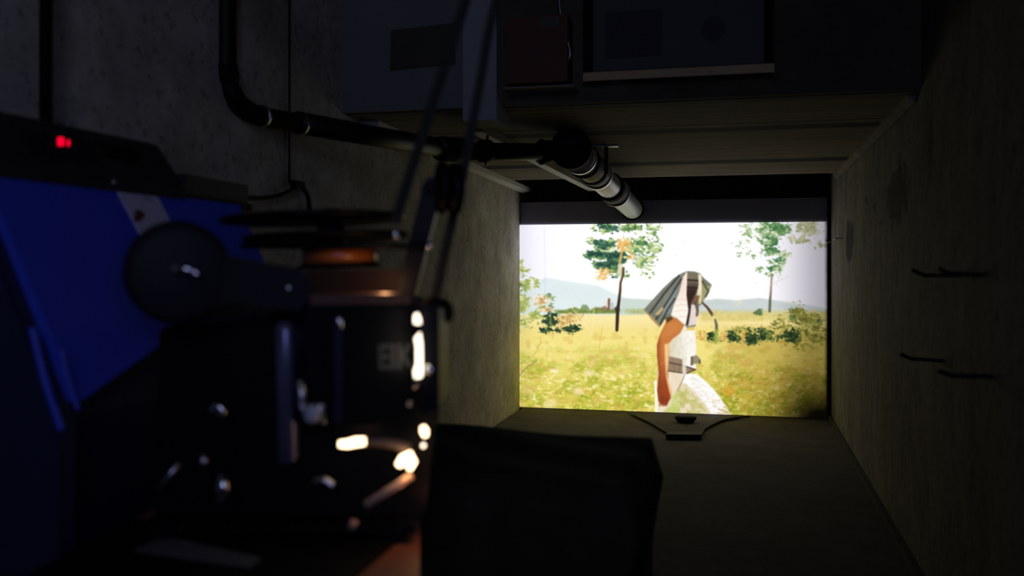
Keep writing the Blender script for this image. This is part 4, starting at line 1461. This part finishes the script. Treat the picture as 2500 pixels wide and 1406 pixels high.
# thin spindle rod across the top with its bright end
bm = bmesh.new()
rod(bm, P(590, 600, 1.30), P(1046, 601, 1.28), .0045, 12)
obj('cross_rod', bm, M['black'], pj, True)
bm = bmesh.new()
rod(bm, P(1042, 601, 1.278), P(1053, 601, 1.278), .0052, 16)
obj('rod_end', bm, M['chrome'], pj, True, label='bright metal rod end')
bm = bmesh.new()
rod(bm, P(965, 584, 1.27), P(965, 561, 1.27), .0042, 16)
obj('stop_pin', bm, M['chrome'], pj, True)
# support below the horizontal reel
bm = bmesh.new()
prism(bm, round_poly([(745, 659), (1000, 658), (990, 735), (745, 740)], 10), 1.31, .09)
bevel(bm, .004)
obj('reel_plinth', bm, mat('brown_enamel', (.022, .011, .006), .5, spec=.1, noise=(20, .2, 0)), pj)

# horizontal film reel above the projector
rl = thing('film_reel', 'dark film reel lying flat above the projector with amber film wound on it', 'reel', P(830, 655, 1.34))
tilt = (UP + FWD * .02 - RGT * .035).normalized()
for (x, y, rr, nm) in ((765, 541, .130, 'top_flange'), (800, 585, .118, 'bottom_flange')):
    bm = bmesh.new()
    lathe(bm, P(x, y, 1.36), tilt, [(0, .012), (0, rr - .004), (.002, rr), (.005, rr), (.007, rr - .004), (.007, .012)], 64)
    obj(nm, bm, M['black'], rl, True)
bm = bmesh.new()
rod(bm, P(812, 652, 1.36), P(806, 510, 1.36), .020, 32)
obj('hub', bm, M['black'], rl, True)
bm = bmesh.new()
lathe(bm, P(830, 646, 1.36), tilt, [(0, .02), (0, .052), (.023, .052), (.023, .02)], 56)
obj('film_roll', bm, M['amber'], rl, True, label='amber film roll glowing in the lamp light')
bm = bmesh.new()
lathe(bm, P(830, 653, 1.36), tilt, [(0, .02), (0, .060), (.004, .060), (.004, .02)], 56)
obj('spool_plate', bm, M['black'], rl, True)

# film strips looping up out of the frame


def film_strip(name, pts, wdir, width, label):
    bm = bmesh.new()
    pts = spline([Vector(p) for p in pts], 60)
    t2 = .0003
    rows = []
    for i, p in enumerate(pts):
        t = (pts[min(i + 1, len(pts) - 1)] - pts[max(i - 1, 0)]).normalized()
        wv = (wdir - t * wdir.dot(t)).normalized() * width / 2
        nv = t.cross(wv).normalized() * t2
        rows.append([[bm.verts.new(p + wv * k + nv * s) for k in (-1, -.78, -.58, 1)] for s in (-1, 1)])
    for i in range(len(rows) - 1):
        A, B = rows[i], rows[i + 1]
        for k in range(3):
            if k == 1 and i % 2:
                continue                                   # the perforations
            bm.faces.new((A[0][k], A[0][k + 1], B[0][k + 1], B[0][k]))
            bm.faces.new((A[1][k + 1], A[1][k], B[1][k], B[1][k + 1]))
    o = obj(name, bm, M['film'])
    return tag(o, label, 'film', 'film strips running above the projector')


film_strip('film_strip', [P(1290, -480, 1.36), P(1137, 0, 1.33), P(1050, 270, 1.31), P(962, 545, 1.29)], RGT, .0150,
           'dark strip of film slanting down from the top of the frame to the flat reel')
film_strip('film_strip', [P(1345, -480, 1.375), P(1211, 0, 1.345), P(1172, 200, 1.335), P(1132, 415, 1.325), P(1112, 500, 1.32), P(1083, 630, 1.315), P(1058, 745, 1.31)],
           RGT, .0135, 'strip of film passing the rollers and dropping into the projector')

# light of the projector lamp leaking out of the housing
warm = (1.0, .50, .22)
point('lamp_leak', P(940, 694, 1.24), .10, warm, .006)
point('lamp_leak_low', P(1020, 1148, 1.168), .022, (1.0, .48, .20), .004)
point('lamp_leak_table', P(1035, 1240, 1.20), .026, (1.0, .45, .22), .01)

# ------------------------------------------------------------------ black cloth over the low table beyond the projector
ct = thing('draped_table', 'low table under a black cloth between the projector and the niche', 'table', (-.55, 1.72, 0))
zt = .665
xa, xb, ya, yb = -.77, -.172, 1.54, 1.98
bm = bmesh.new()
n_u, n_v = 46, 34
grid = {}
SK = .16
for i in range(n_u + 1):
    for j in range(n_v + 1):
        u, v = i / n_u * 1.5 - .25, j / n_v * 1.5 - .25
        x = xa + (xb - xa) * min(max(u, 0), 1)
        y = ya + (yb - ya) * min(max(v, 0), 1)
        over = max(-u, u - 1, -v, v - 1, 0) / .25
        z = zt + .004 * math.sin(9 * u + 5 * v) * math.cos(7 * v)
        ou = max(-u, u - 1, 0) / .25
        ov_ = max(-v, v - 1, 0) / .25
        sg = (1 if u > 1 else -1 if u < 0 else 0)
        sgv = (1 if v > 1 else -1 if v < 0 else 0)
        bul = .012 * math.sin(min(1, over * 8) * math.pi / 2) - .030 * max(0, min(1, (over - .12) * 4)) + .010 * math.sin(over * 2.2) * math.sin(38 * (u if sgv else v))
        x += sg * bul * (1 if ou else 0)
        y += sgv * bul * (1 if ov_ else 0)
        y -= .17 * (x + .65)
        if over > 0:
            z = zt - .006 - over * .60
        grid[i, j] = bm.verts.new((x, y, max(z, .02)))
for i in range(n_u):
    for j in range(n_v):
        bm.faces.new((grid[i, j], grid[i + 1, j], grid[i + 1, j + 1], grid[i, j + 1]))
cl = obj('cloth_cover', bm, M['cloth'], ct, True)
sd = cl.modifiers.new('thickness', 'SOLIDIFY')
sd.thickness = .003
bm = bmesh.new()
box(bm, (xa + .02, ya + .04, zt - .05), (xb - .02, yb - .10, zt - .018))
obj('table_top', bm, M['table_wood'], ct)
for sx_ in (xa + .05, xb - .05):
    for sy_ in (ya + .07, yb - .13):
        bm = bmesh.new()
        box(bm, (sx_ - .02, sy_ - .02, 0), (sx_ + .02, sy_ + .02, zt - .045))
        obj('leg', bm, M['table_wood'], ct)
